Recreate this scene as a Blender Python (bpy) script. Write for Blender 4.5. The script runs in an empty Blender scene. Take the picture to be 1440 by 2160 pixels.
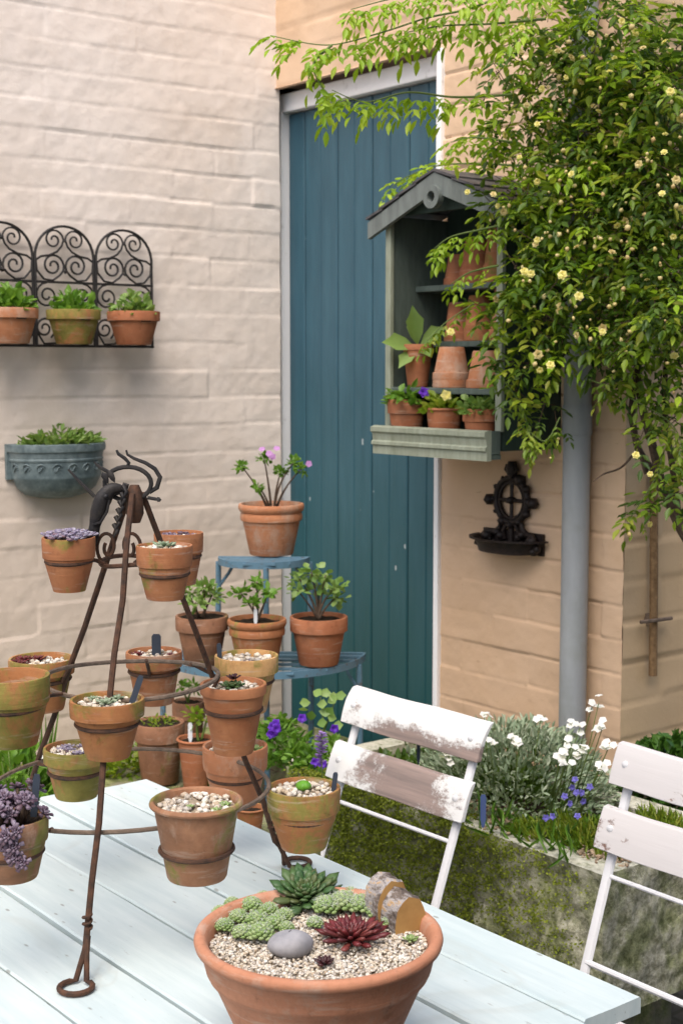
import bpy, math, random
import numpy as np
from mathutils import Vector, Matrix
R_ = math.radians
SC = bpy.context.scene
COL = SC.collection

# ---------------------------------------------------------------- camera, world, sun
EYE = 1.6
PITCH = R_(5.805)
HEAD = R_(38.1655)                       # the view is turned this far from -X towards +Y
cd = bpy.data.cameras.new('camera')
cd.sensor_fit = 'VERTICAL'; cd.sensor_height = 36.0; cd.lens = 50.0
cd.clip_start = 0.05; cd.clip_end = 300.0
cd.dof.use_dof = True; cd.dof.focus_distance = 2.15; cd.dof.aperture_fstop = 11.0
cam = bpy.data.objects.new('camera', cd); COL.objects.link(cam)
fwd = Vector((-math.cos(HEAD)*math.cos(PITCH), math.sin(HEAD)*math.cos(PITCH), -math.sin(PITCH)))
cam.location = (0, 0, EYE)
cam.rotation_euler = fwd.to_track_quat('-Z', 'Y').to_euler()
SC.camera = cam

SUN_EL, SUN_AZ = R_(58), R_(-50)         # azimuth of the sun seen from the yard, measured from +X towards +Y
w = bpy.data.worlds.new('World'); SC.world = w; w.use_nodes = True
wn = w.node_tree; bg = wn.nodes['Background']
sky = wn.nodes.new('ShaderNodeTexSky'); sky.sky_type = 'NISHITA'; sky.sun_disc = False
sky.sun_elevation = SUN_EL; sky.sun_rotation = R_(90) - SUN_AZ
sky.air_density = 1.0; sky.dust_density = 4.0; sky.ozone_density = 1.0
wn.links.new(sky.outputs[0], bg.inputs[0]); bg.inputs[1].default_value = 0.15
sd = bpy.data.lights.new('sun', 'SUN'); sd.energy = 1.5; sd.angle = R_(55); sd.color = (1.0, 0.95, 0.88)
so = bpy.data.objects.new('sun', sd); COL.objects.link(so)
sv = Vector((math.cos(SUN_EL)*math.cos(SUN_AZ), math.cos(SUN_EL)*math.sin(SUN_AZ), math.sin(SUN_EL)))
so.rotation_euler = (-sv).to_track_quat('-Z', 'Y').to_euler(); so.location = (0, 0, 6)
SC.view_settings.view_transform = 'Standard'; SC.view_settings.look = 'None'
SC.view_settings.exposure = 0.9; SC.view_settings.gamma = 1.0
try:
    SC.cycles.max_bounces = 8; SC.cycles.transparent_max_bounces = 8; SC.cycles.use_denoising = True
except Exception: pass

# ---------------------------------------------------------------- maths helpers
_f = np.array(fwd); _r = np.array([math.sin(HEAD), math.cos(HEAD), 0.0]); _u = np.cross(_r, _f)
_C = np.array([0, 0, EYE])
def _ray(x, y): return _f + _r*((x-720)/3000.0) - _u*((y-1080)/3000.0)
def at(x, y, d): return _C + _ray(x, y)*d                       # a point d metres into the scene
def atz(x, y, z): v = _ray(x, y); return _C + v*((z-EYE)/v[2])
def aty(x, y, Y): v = _ray(x, y); return _C + v*(Y/v[1])
def atx(x, y, X): v = _ray(x, y); return _C + v*(X/v[0])
A = lambda *v: np.array(v, float)
rng = np.random.default_rng(7)
def unit(v):
    v = np.asarray(v, float); n = np.linalg.norm(v, axis=-1, keepdims=True); return v/np.maximum(n, 1e-9)
def rdir(n, g=None):
    g = g or rng; return unit(g.normal(size=(n, 3)))

class MB:
    """collects pieces of one mesh"""
    def __init__(s): s.V = []; s.F = []; s.M = []; s.n = 0
    def add(s, v, f, mi=0):
        v = np.asarray(v, float).reshape(-1, 3)
        for q in f: s.F.append(tuple(int(i)+s.n for i in q)); s.M.append(mi)
        s.V.append(v); s.n += len(v)
    def box(s, c, size, rz=0.0, mi=0, M=None):
        x, y, z = [k/2 for k in size]
        v = A(*[(sx*x, sy*y, sz*z) for sz in (-1, 1) for sx, sy in ((-1,-1),(1,-1),(1,1),(-1,1))])
        if M is not None: v = v @ np.asarray(M).T
        if rz: c_, s_ = math.cos(rz), math.sin(rz); v = np.c_[v[:,0]*c_-v[:,1]*s_, v[:,0]*s_+v[:,1]*c_, v[:,2]]
        s.add(v+A(*c), [(3,2,1,0),(4,5,6,7),(0,1,5,4),(1,2,6,5),(2,3,7,6),(3,0,4,7)], mi)
    def lo(s, a, b, mi=0):
        a, b = np.array(a, float), np.array(b, float); s.box((a+b)/2, np.abs(b-a), mi=mi)
    def tube(s, P, r, n=7, closed=False, mi=0, cap=True, flat=1.0):
        P = np.asarray(P, float); m = len(P); r = np.broadcast_to(np.asarray(r, float), (m,))
        T = unit(np.roll(P, -1, 0)-np.roll(P, 1, 0)) if closed else unit(np.gradient(P, axis=0))
        a = A(0,0,1) if abs(T[0][2]) < .9 else A(1,0,0)
        N = unit(a - T[0]*(a@T[0])); V = []
        th = np.arange(n)/n*2*math.pi
        for i in range(m):
            N = unit(N - T[i]*(N@T[i])); B = np.cross(T[i], N)
            V.append(P[i] + r[i]*(np.cos(th)[:,None]*N + flat*np.sin(th)[:,None]*B))
        F = []
        for i in range(m if closed else m-1):
            j = (i+1) % m
            for k in range(n): F.append((i*n+k, i*n+(k+1)%n, j*n+(k+1)%n, j*n+k))
        if cap and not closed: F.append(tuple(range(n-1,-1,-1))); F.append(tuple((m-1)*n+k for k in range(n)))
        s.add(np.concatenate(V), F, mi)
    def lathe(s, prof, n=40, c=(0,0,0), mi=0, a0=0.0, a1=2*math.pi, wob=0.0, seed=0):
        full = abs(a1-a0-2*math.pi) < 1e-6; g = np.random.default_rng(seed)
        na = n if full else n+1
        th = a0 + np.arange(na)/n*(a1-a0); V = []; F = []
        ph = g.uniform(0, 6.28, 3)
        wv = 1 + wob*(np.sin(2*th+ph[0])+.5*np.sin(3*th+ph[1]))
        for (r, z) in prof: V.append(np.c_[r*wv*np.cos(th), r*wv*np.sin(th), np.full(na, z)])
        for i in range(len(prof)-1):
            for k in range(n):
                k2 = (k+1) % na
                F.append((i*na+k, i*na+k2, (i+1)*na+k2, (i+1)*na+k))
        s.add(np.concatenate(V)+A(*c), F, mi)
    def leaves(s, P, D, N, L, W, fold=.12, droop=.15, mi=0, belly=.45):
        P = np.asarray(P, float).reshape(-1,3); n = len(P)
        D = unit(np.broadcast_to(D, (n,3))); N = np.broadcast_to(N, (n,3)); S = unit(np.cross(D, N)); N = np.cross(S, D)
        L = np.broadcast_to(np.asarray(L, float), (n,)); W = np.broadcast_to(np.asarray(W, float), (n,))
        tpl = [(0,0,0),(belly*.55,.36,.04),(belly*.55,-.36,.04),(belly*1.15,.5,.03),(belly*1.15,-.5,.03),(belly,0,-fold),(.8,.27,-.05),(.8,-.27,-.05),(1,0,-droop)]
        V = np.stack([P + D*(u*L)[:,None] + S*(v*W)[:,None] + N*(h*L)[:,None] for u, v, h in tpl], 1)
        f = [(0,2,5),(0,5,1),(2,4,5),(5,3,1),(4,7,5),(5,6,3),(5,7,8),(5,8,6)]
        F = (np.arange(n)[:,None,None]*9 + np.array(f)[None]).reshape(-1,3)
        s.add(V.reshape(-1,3), F, mi)
    def fat(s, P, D, N, L, W, T, mi=0, belly=.6):
        """plump pointed leaves"""
        P = np.asarray(P, float).reshape(-1,3); n = len(P)
        D = unit(np.broadcast_to(D, (n,3))); N = np.broadcast_to(N, (n,3)); S = unit(np.cross(D, N)); N = np.cross(S, D)
        L = np.broadcast_to(np.asarray(L, float), (n,)); W = np.broadcast_to(np.asarray(W, float), (n,)); T = np.broadcast_to(np.asarray(T, float), (n,))
        tpl = [(0,0,0)] + [(belly*.5,.38*math.cos(a),.38*math.sin(a)) for a in np.arange(6)*math.pi/3] + [(belly*1.2,.5*math.cos(a),.5*math.sin(a)) for a in np.arange(6)*math.pi/3] + [(1,0,.12)]
        V = np.stack([P + D*(u*L)[:,None] + S*(v*W)[:,None] + N*(h*T)[:,None] for u, v, h in tpl], 1)
        f = [(0,1+(k+1)%6,1+k) for k in range(6)] + [(7+k,7+(k+1)%6,13) for k in range(6)]
        q = [(1+k,1+(k+1)%6,7+(k+1)%6,7+k) for k in range(6)]
        for ff in (f, q):
            F = (np.arange(n)[:,None,None]*14 + np.array(ff)[None]).reshape(-1, len(ff[0]))
            for t in F: s.F.append(tuple(int(i)+s.n for i in t)); s.M.append(mi)
        s.V.append(V.reshape(-1,3)); s.n += n*14
    def stones(s, P, size, seed=0, flat=.7, mi=0):
        g = np.random.default_rng(seed); P = np.asarray(P, float).reshape(-1,3); n = len(P)
        t = (1+5**.5)/2
        ico = unit(A(*[(-1,t,0),(1,t,0),(-1,-t,0),(1,-t,0),(0,-1,t),(0,1,t),(0,-1,-t),(0,1,-t),(t,0,-1),(t,0,1),(-t,0,-1),(-t,0,1)]))
        f = [(0,11,5),(0,5,1),(0,1,7),(0,7,10),(0,10,11),(1,5,9),(5,11,4),(11,10,2),(10,7,6),(7,1,8),(3,9,4),(3,4,2),(3,2,6),(3,6,8),(3,8,9),(4,9,5),(2,4,11),(6,2,10),(8,6,7),(9,8,1)]
        sz = np.broadcast_to(np.asarray(size, float), (n,))*g.uniform(.55, 1.25, n)
        V = ico[None]*g.uniform(.8, 1.2, (n,12,1))*sz[:,None,None]
        sc = np.stack([g.uniform(.8,1.3,n), g.uniform(.7,1.1,n), np.full(n, flat)*g.uniform(.8,1.2,n)], 1); V = V*sc[:,None,:]
        a = g.uniform(0, 6.28, n); ca, sa = np.cos(a)[:,None], np.sin(a)[:,None]
        V = np.stack([V[...,0]*ca-V[...,1]*sa, V[...,0]*sa+V[...,1]*ca, V[...,2]], 2) + P[:,None,:]
        s.add(V.reshape(-1,3), (np.arange(n)[:,None,None]*12+np.array(f)[None]).reshape(-1,3), mi)

def loc_of(o):
    v = np.zeros(3)
    while o is not None: v = v + np.array(o.location); o = o.parent
    return v
def build(name, mb, mats, parent=None, smooth=True, ang=40, local=False, bevel=0.0, data=None):
    if name in ('rosettes', 'shoots') and len(getattr(mb, 'cuts', ())) > 1:      # one part for each rosette
        ends = mb.cuts[1:] + [(len(mb.V), len(mb.F), mb.n)]
        for (v0, f0, n0), (v1, f1, n1) in zip(mb.cuts, ends):
            q = MB(); q.V = mb.V[v0:v1]; q.M = mb.M[f0:f1]; q.F = [tuple(i-n0 for i in f) for f in mb.F[f0:f1]]
            o = build(name[:-1], q, mats, parent, smooth, ang, local)
        return o
    if data is None:
        me = bpy.data.meshes.new(name)
        V = np.concatenate(mb.V)
        if parent is not None and not local: V = V - loc_of(parent)
        nf = len(mb.F); sizes = np.fromiter((len(f) for f in mb.F), int, nf)
        idx = np.fromiter((i for f in mb.F for i in f), int)
        me.vertices.add(len(V)); me.vertices.foreach_set('co', V.astype(np.float32).ravel())
        me.loops.add(len(idx)); me.loops.foreach_set('vertex_index', idx.astype(np.int32))
        me.polygons.add(nf); st = np.zeros(nf, np.int32); st[1:] = np.cumsum(sizes)[:-1]
        me.polygons.foreach_set('loop_start', st)
        me.polygons.foreach_set('material_index', np.array(mb.M, np.int32))
        me.polygons.foreach_set('use_smooth', np.full(nf, smooth))
        me.update(calc_edges=True); me.validate()
        for m in (mats if isinstance(mats, (list, tuple)) else [mats]): me.materials.append(m)
        if smooth and ang < 180: me.set_sharp_from_angle(angle=R_(ang))
    else: me = data
    o = bpy.data.objects.new(name, me); COL.objects.link(o)
    if parent is not None: o.parent = parent
    if bevel:
        b = o.modifiers.new('bevel', 'BEVEL'); b.width = bevel; b.segments = 2; b.limit_method = 'ANGLE'; b.angle_limit = R_(40)
    return o
def tag(o, label=None, cat=None, group=None, kind=None):
    if label: o['label'] = label
    if cat: o['category'] = cat
    if group: o['group'] = group
    if kind: o['kind'] = kind
    return o
def thing(name, label, cat, loc=(0,0,0), rz=0.0, group=None):
    o = bpy.data.objects.new(name, None); COL.objects.link(o)
    o.location = [float(k) for k in loc]; o.rotation_euler = (0, 0, rz); o.empty_display_size = .05
    return tag(o, label, cat, group)

# ---------------------------------------------------------------- materials
class NT:
    def __init__(s, name):
        s.m = bpy.data.materials.new(name); s.m.use_nodes = True; s.t = s.m.node_tree
        s.b = s.t.nodes['Principled BSDF']; s.out = s.t.nodes['Material Output']
        tc = s.t.nodes.new('ShaderNodeTexCoord'); s.co = tc.outputs['Object']
    def N(s, typ, **kw):
        n = s.t.nodes.new(typ)
        for k, v in kw.items(): setattr(n, k, v)
        return n
    def L(s, a, b): s.t.links.new(a, b)
    def setv(s, sock, v):
        if isinstance(v, bpy.types.NodeSocket): s.L(v, sock)
        else: sock.default_value = v
    def rand_offset(s):
        oi = s.N('ShaderNodeObjectInfo'); vm = s.N('ShaderNodeVectorMath', operation='SCALE'); cx = s.N('ShaderNodeCombineXYZ')
        for k, f in enumerate((13., 29., 41.)):
            mm = s.N('ShaderNodeMath', operation='MULTIPLY'); s.L(oi.outputs['Random'], mm.inputs[0]); mm.inputs[1].default_value = f; s.L(mm.outputs[0], cx.inputs[k])
        va = s.N('ShaderNodeVectorMath', operation='ADD'); s.L(s.co, va.inputs[0]); s.L(cx.outputs[0], va.inputs[1])
        s.raw = s.co; s.co = va.outputs[0]
    def map(s, scale=(1,1,1), loc=(0,0,0), rot=(0,0,0), co=None):
        n = s.N('ShaderNodeMapping'); s.L(co or s.co, n.inputs[0]); n.inputs['Scale'].default_value = scale; n.inputs['Location'].default_value = loc; n.inputs['Rotation'].default_value = rot
        return n.outputs[0]
    def noise(s, scale, detail=4, rough=.6, co=None, dist=0.0):
        n = s.N('ShaderNodeTexNoise'); s.L(co or s.co, n.inputs['Vector']); n.inputs['Scale'].default_value = scale
        n.inputs['Detail'].default_value = detail; n.inputs['Roughness'].default_value = rough; n.inputs['Distortion'].default_value = dist
        return n.outputs['Fac']
    def voro(s, scale, co=None, feature='F1', out='Distance'):
        n = s.N('ShaderNodeTexVoronoi', feature=feature); s.L(co or s.co, n.inputs['Vector']); n.inputs['Scale'].default_value = scale
        return n.outputs[out]
    def ramp(s, fac, stops, interp='LINEAR'):
        n = s.N('ShaderNodeValToRGB'); s.L(fac, n.inputs[0]); cr = n.color_ramp; cr.interpolation = interp
        while len(cr.elements) < len(stops): cr.elements.new(.5)
        for e, (p, c) in zip(cr.elements, stops):
            e.position = p; e.color = (*c, 1) if isinstance(c, (tuple, list)) else (c, c, c, 1)
        return n.outputs[0]
    def mix(s, fac, a, b, mode='MIX'):
        n = s.N('ShaderNodeMix', data_type='RGBA', blend_type=mode)
        s.setv(n.inputs[0], fac)
        for i, v in ((6, a), (7, b)):
            if isinstance(v, (tuple, list)): v = (*v, 1) if len(v) == 3 else v
            s.setv(n.inputs[i], v)
        return n.outputs[2]
    def math(s, op, a, b=0.0, clamp=False):
        n = s.N('ShaderNodeMath', operation=op); n.use_clamp = clamp; s.setv(n.inputs[0], a); s.setv(n.inputs[1], b); return n.outputs[0]
    def xyz(s, co=None):
        n = s.N('ShaderNodeSeparateXYZ'); s.L(co or s.co, n.inputs[0]); return n.outputs
    def island(s): return s.N('ShaderNodeNewGeometry').outputs['Random Per Island']
    def bump(s, h, strength=.3, dist=.01):
        n = s.N('ShaderNodeBump'); s.L(h, n.inputs['Height']); n.inputs['Strength'].default_value = strength; n.inputs['Distance'].default_value = dist
        if s.b.inputs['Normal'].is_linked: s.L(s.b.inputs['Normal'].links[0].from_socket, n.inputs['Normal'])
        s.L(n.outputs[0], s.b.inputs['Normal'])
    def fin(s, col, rough=.6, metal=0.0, spec=.5, sheen=0.0):
        s.setv(s.b.inputs['Base Color'], (*col, 1) if isinstance(col, (tuple, list)) and len(col) == 3 else col)
        s.setv(s.b.inputs['Roughness'], rough); s.setv(s.b.inputs['Metallic'], metal); s.b.inputs['Specular IOR Level'].default_value = spec
        return s.m

def m_terracotta(name, c1=(.42,.165,.07), c2=(.56,.25,.12), moss=0.0, bloom=0.0, dark=0.0):
    s = NT(name); s.rand_offset()
    z = s.xyz(s.raw)[2]
    n1 = s.noise(18, 5, .65); n2 = s.noise(9, 4, .6, dist=.6); n3 = s.noise(120, 3, .6)
    col = s.ramp(n1, [(.3, c1), (.72, c2)])
    col = s.mix(s.math('MULTIPLY', s.ramp(n3, [(.45, 0.), (.75, 1.)]), .25), col, (.25,.12,.06))
    if dark: col = s.mix(s.ramp(n2, [(.6-.3*dark, 0.), (.85-.2*dark, .75)]), col, (.10,.06,.04))
    if bloom:
        nb = s.noise(14, 6, .7, co=s.map((1,1,.6)))
        col = s.mix(s.ramp(nb, [(.62-.2*bloom, 0.), (.76-.14*bloom, .65)]), col, (.44,.34,.265))
    if moss:
        nm = s.noise(15, 6, .72, co=s.map((1,1,.7), loc=(3,1,2)), dist=.5)
        col = s.mix(s.ramp(nm, [(.60-.20*moss, 0.), (.70-.17*moss, .8)]), col, s.ramp(n1, [(.3, (.09,.12,.018)), (.7, (.26,.25,.06))]))
    tide = s.noise(26, 5, .7, co=s.map((.35,.35,3.2), loc=(7,2,5)))
    col = s.mix(s.ramp(tide, [(.56, 0.), (.66, .38)]), col, (.50,.41,.33))
    col = s.mix(s.ramp(s.noise(34, 6, .75, co=s.map((1,1,.8), loc=(1,9,5))), [(.58, 0.), (.70, .55)]), col, tuple(k*.45 for k in c1))
    s.bump(s.math('ADD', s.noise(60, 5, .6, co=s.map((.35,.35,4))), s.math('MULTIPLY', n3, .5)), .35, .002)
    return s.fin(col, s.ramp(n1, [(.3, .75), (.7, .92)]), spec=.25)
def m_leaf(name, cols, trans=.35, rough=.42, vein=True):
    s = NT(name); r = s.island()
    col = s.ramp(r, [(i/max(1, len(cols)-1), c) for i, c in enumerate(cols)])
    col = s.mix(s.math('MULTIPLY', s.noise(60, 3, .6), .35), col, s.mix(.5, col, (.02,.03,.008)))
    s.fin(col, rough, spec=.4)
    t = s.N('ShaderNodeBsdfTranslucent'); mx = s.N('ShaderNodeMixShader'); mx.inputs[0].default_value = trans
    s.L(s.mix(.5, col, s.mix(1.0, col, (1.5,1.5,.5), 'MULTIPLY')), t.inputs[0]); s.L(s.b.outputs[0], mx.inputs[1]); s.L(t.outputs[0], mx.inputs[2]); s.L(mx.outputs[0], s.out.inputs[0])
    return s.m
def m_petal(name, cols, trans=.3):
    return m_leaf(name, cols, trans, .6)
def m_isl(name, cols, rough=.8, bump=0, interp='LINEAR', spec=.3):
    s = NT(name); col = s.ramp(s.island(), [(i/max(1, len(cols)-1), c) for i, c in enumerate(cols)], interp)
    col = s.mix(s.math('MULTIPLY', s.noise(150, 3, .6), .4), col, s.mix(.45, col, (.03,.025,.02)))
    if bump: s.bump(s.noise(200, 3), bump, .002)
    return s.fin(col, rough, spec=spec)
def m_rust(name, c1=(.035,.022,.016), c2=(.12,.055,.03), rough=.75):
    s = NT(name); s.rand_offset(); n = s.noise(70, 5, .7)
    col = s.ramp(n, [(.35, c1), (.7, c2)])
    s.bump(s.noise(260, 4, .7), .5, .001)
    return s.fin(col, rough, metal=.25, spec=.4)
def m_painted_iron(name, c, rust=.35):
    s = NT(name); s.rand_offset(); n = s.noise(45, 6, .7)
    col = s.mix(s.ramp(n, [(.62-.2*rust, 0.), (.72-.15*rust, .9)]), s.mix(s.noise(12), c, tuple(k*.7 for k in c)), (.09,.05,.03))
    s.bump(n, .3, .001); return s.fin(col, .55)
def m_soil(name):
    s = NT(name); n = s.noise(90, 6, .75)
    s.bump(n, 1.0, .01); return s.fin(s.ramp(n, [(.3, (.012,.009,.006)), (.75, (.06,.042,.028))]), .95, spec=.15)
def m_wallpaint(name, base, dirt, tint, blot=.5, speck=.25, dirt_shade=.0):
    s = NT(name)
    n1 = s.noise(1.6, 4, .6); n2 = s.noise(7, 6, .65); n3 = s.noise(55, 5, .65); n4 = s.noise(22, 4, .7, co=s.map((1,1,3)))
    col = s.mix(s.ramp(n1, [(.35, 0.), (.7, blot)]), base, tint)
    col = s.mix(s.ramp(n2, [(.55, 0.), (.8, .4)]), col, dirt)
    col = s.mix(s.ramp(n4, [(.66, 0.), (.78, speck)]), col, tuple(k*.55 for k in dirt))
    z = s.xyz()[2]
    mr = s.N('ShaderNodeMapRange'); s.L(s.math('ADD', z, s.math('MULTIPLY', n2, 1.1)), mr.inputs[0]); mr.inputs[1].default_value = 2.6; mr.inputs[2].default_value = 1.0; mr.inputs[3].default_value = 0.; mr.inputs[4].default_value = dirt_shade
    col = s.mix(mr.outputs[0], col, tuple(k*.85 for k in tint))          # tan dirt low on the wall, doubling as painted shade where less sky reaches
    s.bump(s.math('ADD', s.math('MULTIPLY', n3, .6), n2), .35, .004)
    s.bump(s.noise(160, 4, .6), .2, .001)
    return s.fin(col, .82, spec=.25)
M = {}
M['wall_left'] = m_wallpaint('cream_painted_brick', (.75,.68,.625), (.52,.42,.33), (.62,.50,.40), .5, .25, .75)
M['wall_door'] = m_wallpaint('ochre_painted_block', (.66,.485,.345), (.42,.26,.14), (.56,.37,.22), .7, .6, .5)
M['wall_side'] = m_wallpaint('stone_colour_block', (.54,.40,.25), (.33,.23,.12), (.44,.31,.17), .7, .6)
def m_frame():
    s = NT('white_gloss_paint'); n = s.noise(30, 6, .7, co=s.map((1,1,.4)))
    col = s.mix(s.ramp(n, [(.62, 0.), (.72, .55)]), (.82,.82,.83), (.45,.43,.40)); s.bump(n, .2, .002)
    return s.fin(col, .45)
M['frame'] = m_frame()
def m_door():
    s = NT('blue_door_paint'); n = s.noise(6, 5, .6, co=s.map((3,3,.5))); n2 = s.noise(40, 6, .7, co=s.map((2,2,.25)))
    z = s.xyz()[2]
    col = s.ramp(n, [(.3, (.027,.078,.112)), (.7, (.042,.113,.155))])
    zr = s.N('ShaderNodeMapRange'); s.L(s.math('ADD', z, s.math('MULTIPLY', n, .5)), zr.inputs[0]); zr.inputs[1].default_value = .7; zr.inputs[2].default_value = 1.9
    zr.inputs[3].default_value = .8; zr.inputs[4].default_value = 0.
    col = s.mix(zr.outputs[0], col, (.012,.088,.088))          # the paint has gone greener towards the sill
    col = s.mix(s.ramp(n2, [(.6, 0.), (.8, .3)]), col, (.12,.19,.23))
    ch = s.voro(9, co=s.map((1,1,.55), loc=(.3,.1,.7))); sc = s.noise(50, 3, .7)
    col = s.mix(s.ramp(s.math('ADD', ch, s.math('MULTIPLY', sc, .10)), [(.085, .8), (.10, 0.)]), col, (.45,.50,.52))
    s.bump(n2, .25, .003)
    return s.fin(col, s.ramp(n2, [(.3, .38), (.7, .55)]), spec=.45)
M['door'] = m_door()
def m_table():
    s = NT('pale_blue_table_paint')
    g = s.noise(14, 6, .65, co=s.map((.25,3,1))); n = s.noise(5, 5, .6); f = s.noise(70, 5, .7, co=s.map((.3,1.6,1)))
    col = s.ramp(g, [(.3, (.45,.54,.55)), (.7, (.57,.645,.64))])
    col = s.mix(s.ramp(n, [(.5, 0.), (.75, .35)]), col, (.40,.51,.52))
    col = s.mix(s.ramp(f, [(.655, 0.), (.72, .7)]), col, (.22,.23,.21))
    sp = s.voro(26, co=s.map((.5,1.3,1))); col = s.mix(s.ramp(s.math('ADD', sp, s.math('MULTIPLY', f, .2)), [(.15, .8), (.20, 0.)]), col, (.22,.23,.21))
    st = s.noise(3.2, 3, .5, co=s.map((1,1,1), loc=(4,2,0)), dist=1.2); col = s.mix(s.ramp(st, [(.62, 0.), (.66, .18), (.70, 0.)]), col, (.36,.36,.30))
    s.bump(s.math('ADD', g, s.math('MULTIPLY', f, .5)), .3, .002)
    return s.fin(col, s.ramp(f, [(.3, .42), (.7, .62)]), spec=.45)
M['table'] = m_table()
def m_wornwhite(name, wear, wood=(.17,.10,.075), c=(.70,.70,.705)):
    s = NT(name); s.rand_offset()
    n = s.noise(26, 8, .75, co=s.map((.7,1,1.3))); big = s.noise(5, 3, .6); gr = s.noise(30, 4, .6, co=s.map((.12,2,2)))
    m = s.math('ADD', s.math('MULTIPLY', n, .55), s.math('MULTIPLY', big, .45))
    mask = s.ramp(m, [(.63-.22*wear, 0.), (.67-.2*wear, 1.)])
    wd = s.ramp(gr, [(.3, tuple(k*.6 for k in wood)), (.7, tuple(k*1.5 for k in wood))])
    col = s.mix(mask, s.mix(s.math('MULTIPLY', gr, .35), c, tuple(k*.75 for k in c)), wd)
    s.bump(s.math('SUBTRACT', gr, mask), .35, .002)
    return s.fin(col, .6)
def m_slat_worn():
    s = NT('flaking_white_paint'); x, y, z = s.xyz()
    n = s.noise(95, 9, .95, co=s.map((.7,1,1.1))); big = s.noise(14, 4, .65); gr = s.noise(30, 4, .6, co=s.map((.12,2,2)))
    def rng_(v, a, b, lo, hi):
        m = s.N('ShaderNodeMapRange'); s.L(v, m.inputs[0]); m.inputs[1].default_value = a; m.inputs[2].default_value = b; m.inputs[3].default_value = lo; m.inputs[4].default_value = hi; return m.outputs[0]
    lowslat = rng_(z, .755, .765, 1., 0.)
    mid = s.math('MULTIPLY', rng_(s.math('ABSOLUTE', s.math('ADD', x, -.03)), .04, .21, .17, -.03), lowslat)
    edge = s.math('MULTIPLY', rng_(z, .787, .838, .19, -.05), s.math('MULTIPLY', rng_(x, -.20, -.02, .2, 1.), s.math('SUBTRACT', 1.0, lowslat)))
    m = s.math('ADD', s.math('ADD', s.math('MULTIPLY', n, .6), s.math('MULTIPLY', big, .4)), s.math('ADD', mid, edge))
    mask = s.ramp(m, [(.545, 0.), (.60, .9)])
    wd = s.ramp(gr, [(.3, (.095,.06,.05)), (.7, (.27,.185,.155))])
    col = s.mix(mask, s.mix(s.math('MULTIPLY', gr, .3), (.68,.685,.675), (.52,.525,.51)), wd)
    s.bump(s.math('SUBTRACT', gr, mask), .4, .002); return s.fin(col, .6)
M['slat_worn'] = m_slat_worn()
M['slat_ok'] = m_wornwhite('greyed_white_paint', .16, c=(.56,.54,.535))
M['chair_metal'] = m_wornwhite('white_enamel', .04, wood=(.2,.14,.1), c=(.66,.67,.69))
M['tc'] = m_terracotta('terracotta', (.28,.10,.042), (.42,.185,.085), moss=.22, bloom=.25, dark=.12)
M['tc_moss'] = m_terracotta('terracotta_algae', (.28,.108,.040), (.42,.19,.075), moss=.66, dark=.15)
M['tc_green'] = m_terracotta('terracotta_mossed', (.32,.13,.05), (.44,.20,.08), moss=1.1, dark=.3)
M['tc_bloom'] = m_terracotta('terracotta_limed', (.36,.14,.065), (.50,.22,.11), bloom=.8)
M['tc_aged'] = m_terracotta('terracotta_aged', (.24,.11,.055), (.38,.20,.115), moss=.45, bloom=.35, dark=.35)
M['tc_old'] = m_terracotta('terracotta_weathered', (.20,.095,.055), (.34,.17,.10), moss=.12, bloom=.3, dark=.5)
M['tc_dark'] = m_terracotta('terracotta_darkened', (.30,.10,.045), (.42,.17,.085), dark=.25)
M['tc_bowl'] = m_terracotta('terracotta_bowl', (.40,.17,.095), (.52,.245,.145), bloom=.35, dark=.05)
M['tc_yellow'] = m_terracotta('terracotta_buff', (.46,.24,.09), (.60,.38,.17), moss=.5)
M['rust'] = m_rust('rusty_iron'); M['rust_light'] = m_rust('grey_iron', (.10,.075,.055), (.22,.16,.12))
M['black_iron'] = m_rust('black_iron', (.012,.012,.014), (.04,.034,.03), .6)
M['cast'] = m_rust('cast_iron', (.010,.008,.008), (.035,.022,.018), .55)
M['blue_iron'] = m_painted_iron('blue_painted_iron', (.10,.20,.28))
M['soil'] = m_soil('potting_soil')
M['gravel'] = m_isl('pale_gravel', [(.55,.46,.34),(.72,.66,.54),(.40,.30,.20),(.80,.77,.70),(.60,.52,.42),(.33,.29,.25),(.74,.70,.62)], .75)
M['grit'] = m_isl('brown_grit', [(.20,.13,.08),(.42,.32,.22),(.12,.08,.05),(.50,.42,.30)], .85)
M['pebble'] = m_isl('grey_pebble', [(.30,.29,.31),(.36,.35,.37)], .7, .4)
M['slate'] = m_isl('slate_label', [(.03,.04,.06),(.05,.065,.09)], .5)
M['white_tag'] = m_isl('white_label', [(.72,.74,.76),(.66,.68,.70)], .5)
M['blue_tag'] = m_isl('blue_label', [(.05,.08,.20),(.07,.11,.25)], .45)
M['gravel_base'] = m_isl('grit_base', [(.30,.24,.17),(.34,.27,.19)], .9, 1.0)
# foliage
M['lf_mid'] = m_leaf('leaf_mid', [(.13,.22,.018),(.20,.31,.024),(.28,.38,.04),(.38,.40,.06)], .5)
M['lf_dark'] = m_leaf('leaf_dark', [(.045,.10,.014),(.08,.15,.018),(.13,.21,.035)], .4)
M['lf_lime'] = m_leaf('leaf_lime', [(.22,.38,.02),(.31,.48,.03),(.42,.56,.05)], .45)
M['lf_bright'] = m_leaf('leaf_bright', [(.10,.23,.025),(.15,.30,.04),(.20,.36,.055)], .4)
M['lf_silver'] = m_leaf('leaf_silver', [(.22,.30,.19),(.31,.39,.26),(.42,.47,.35)], .2, .6)
M['lf_jade'] = m_leaf('leaf_jade', [(.15,.28,.06),(.23,.36,.09),(.31,.43,.15)], .35)
M['lf_purple'] = m_leaf('leaf_purple', [(.10,.055,.085),(.17,.12,.17),(.26,.21,.28),(.13,.07,.09)], .15)
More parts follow.
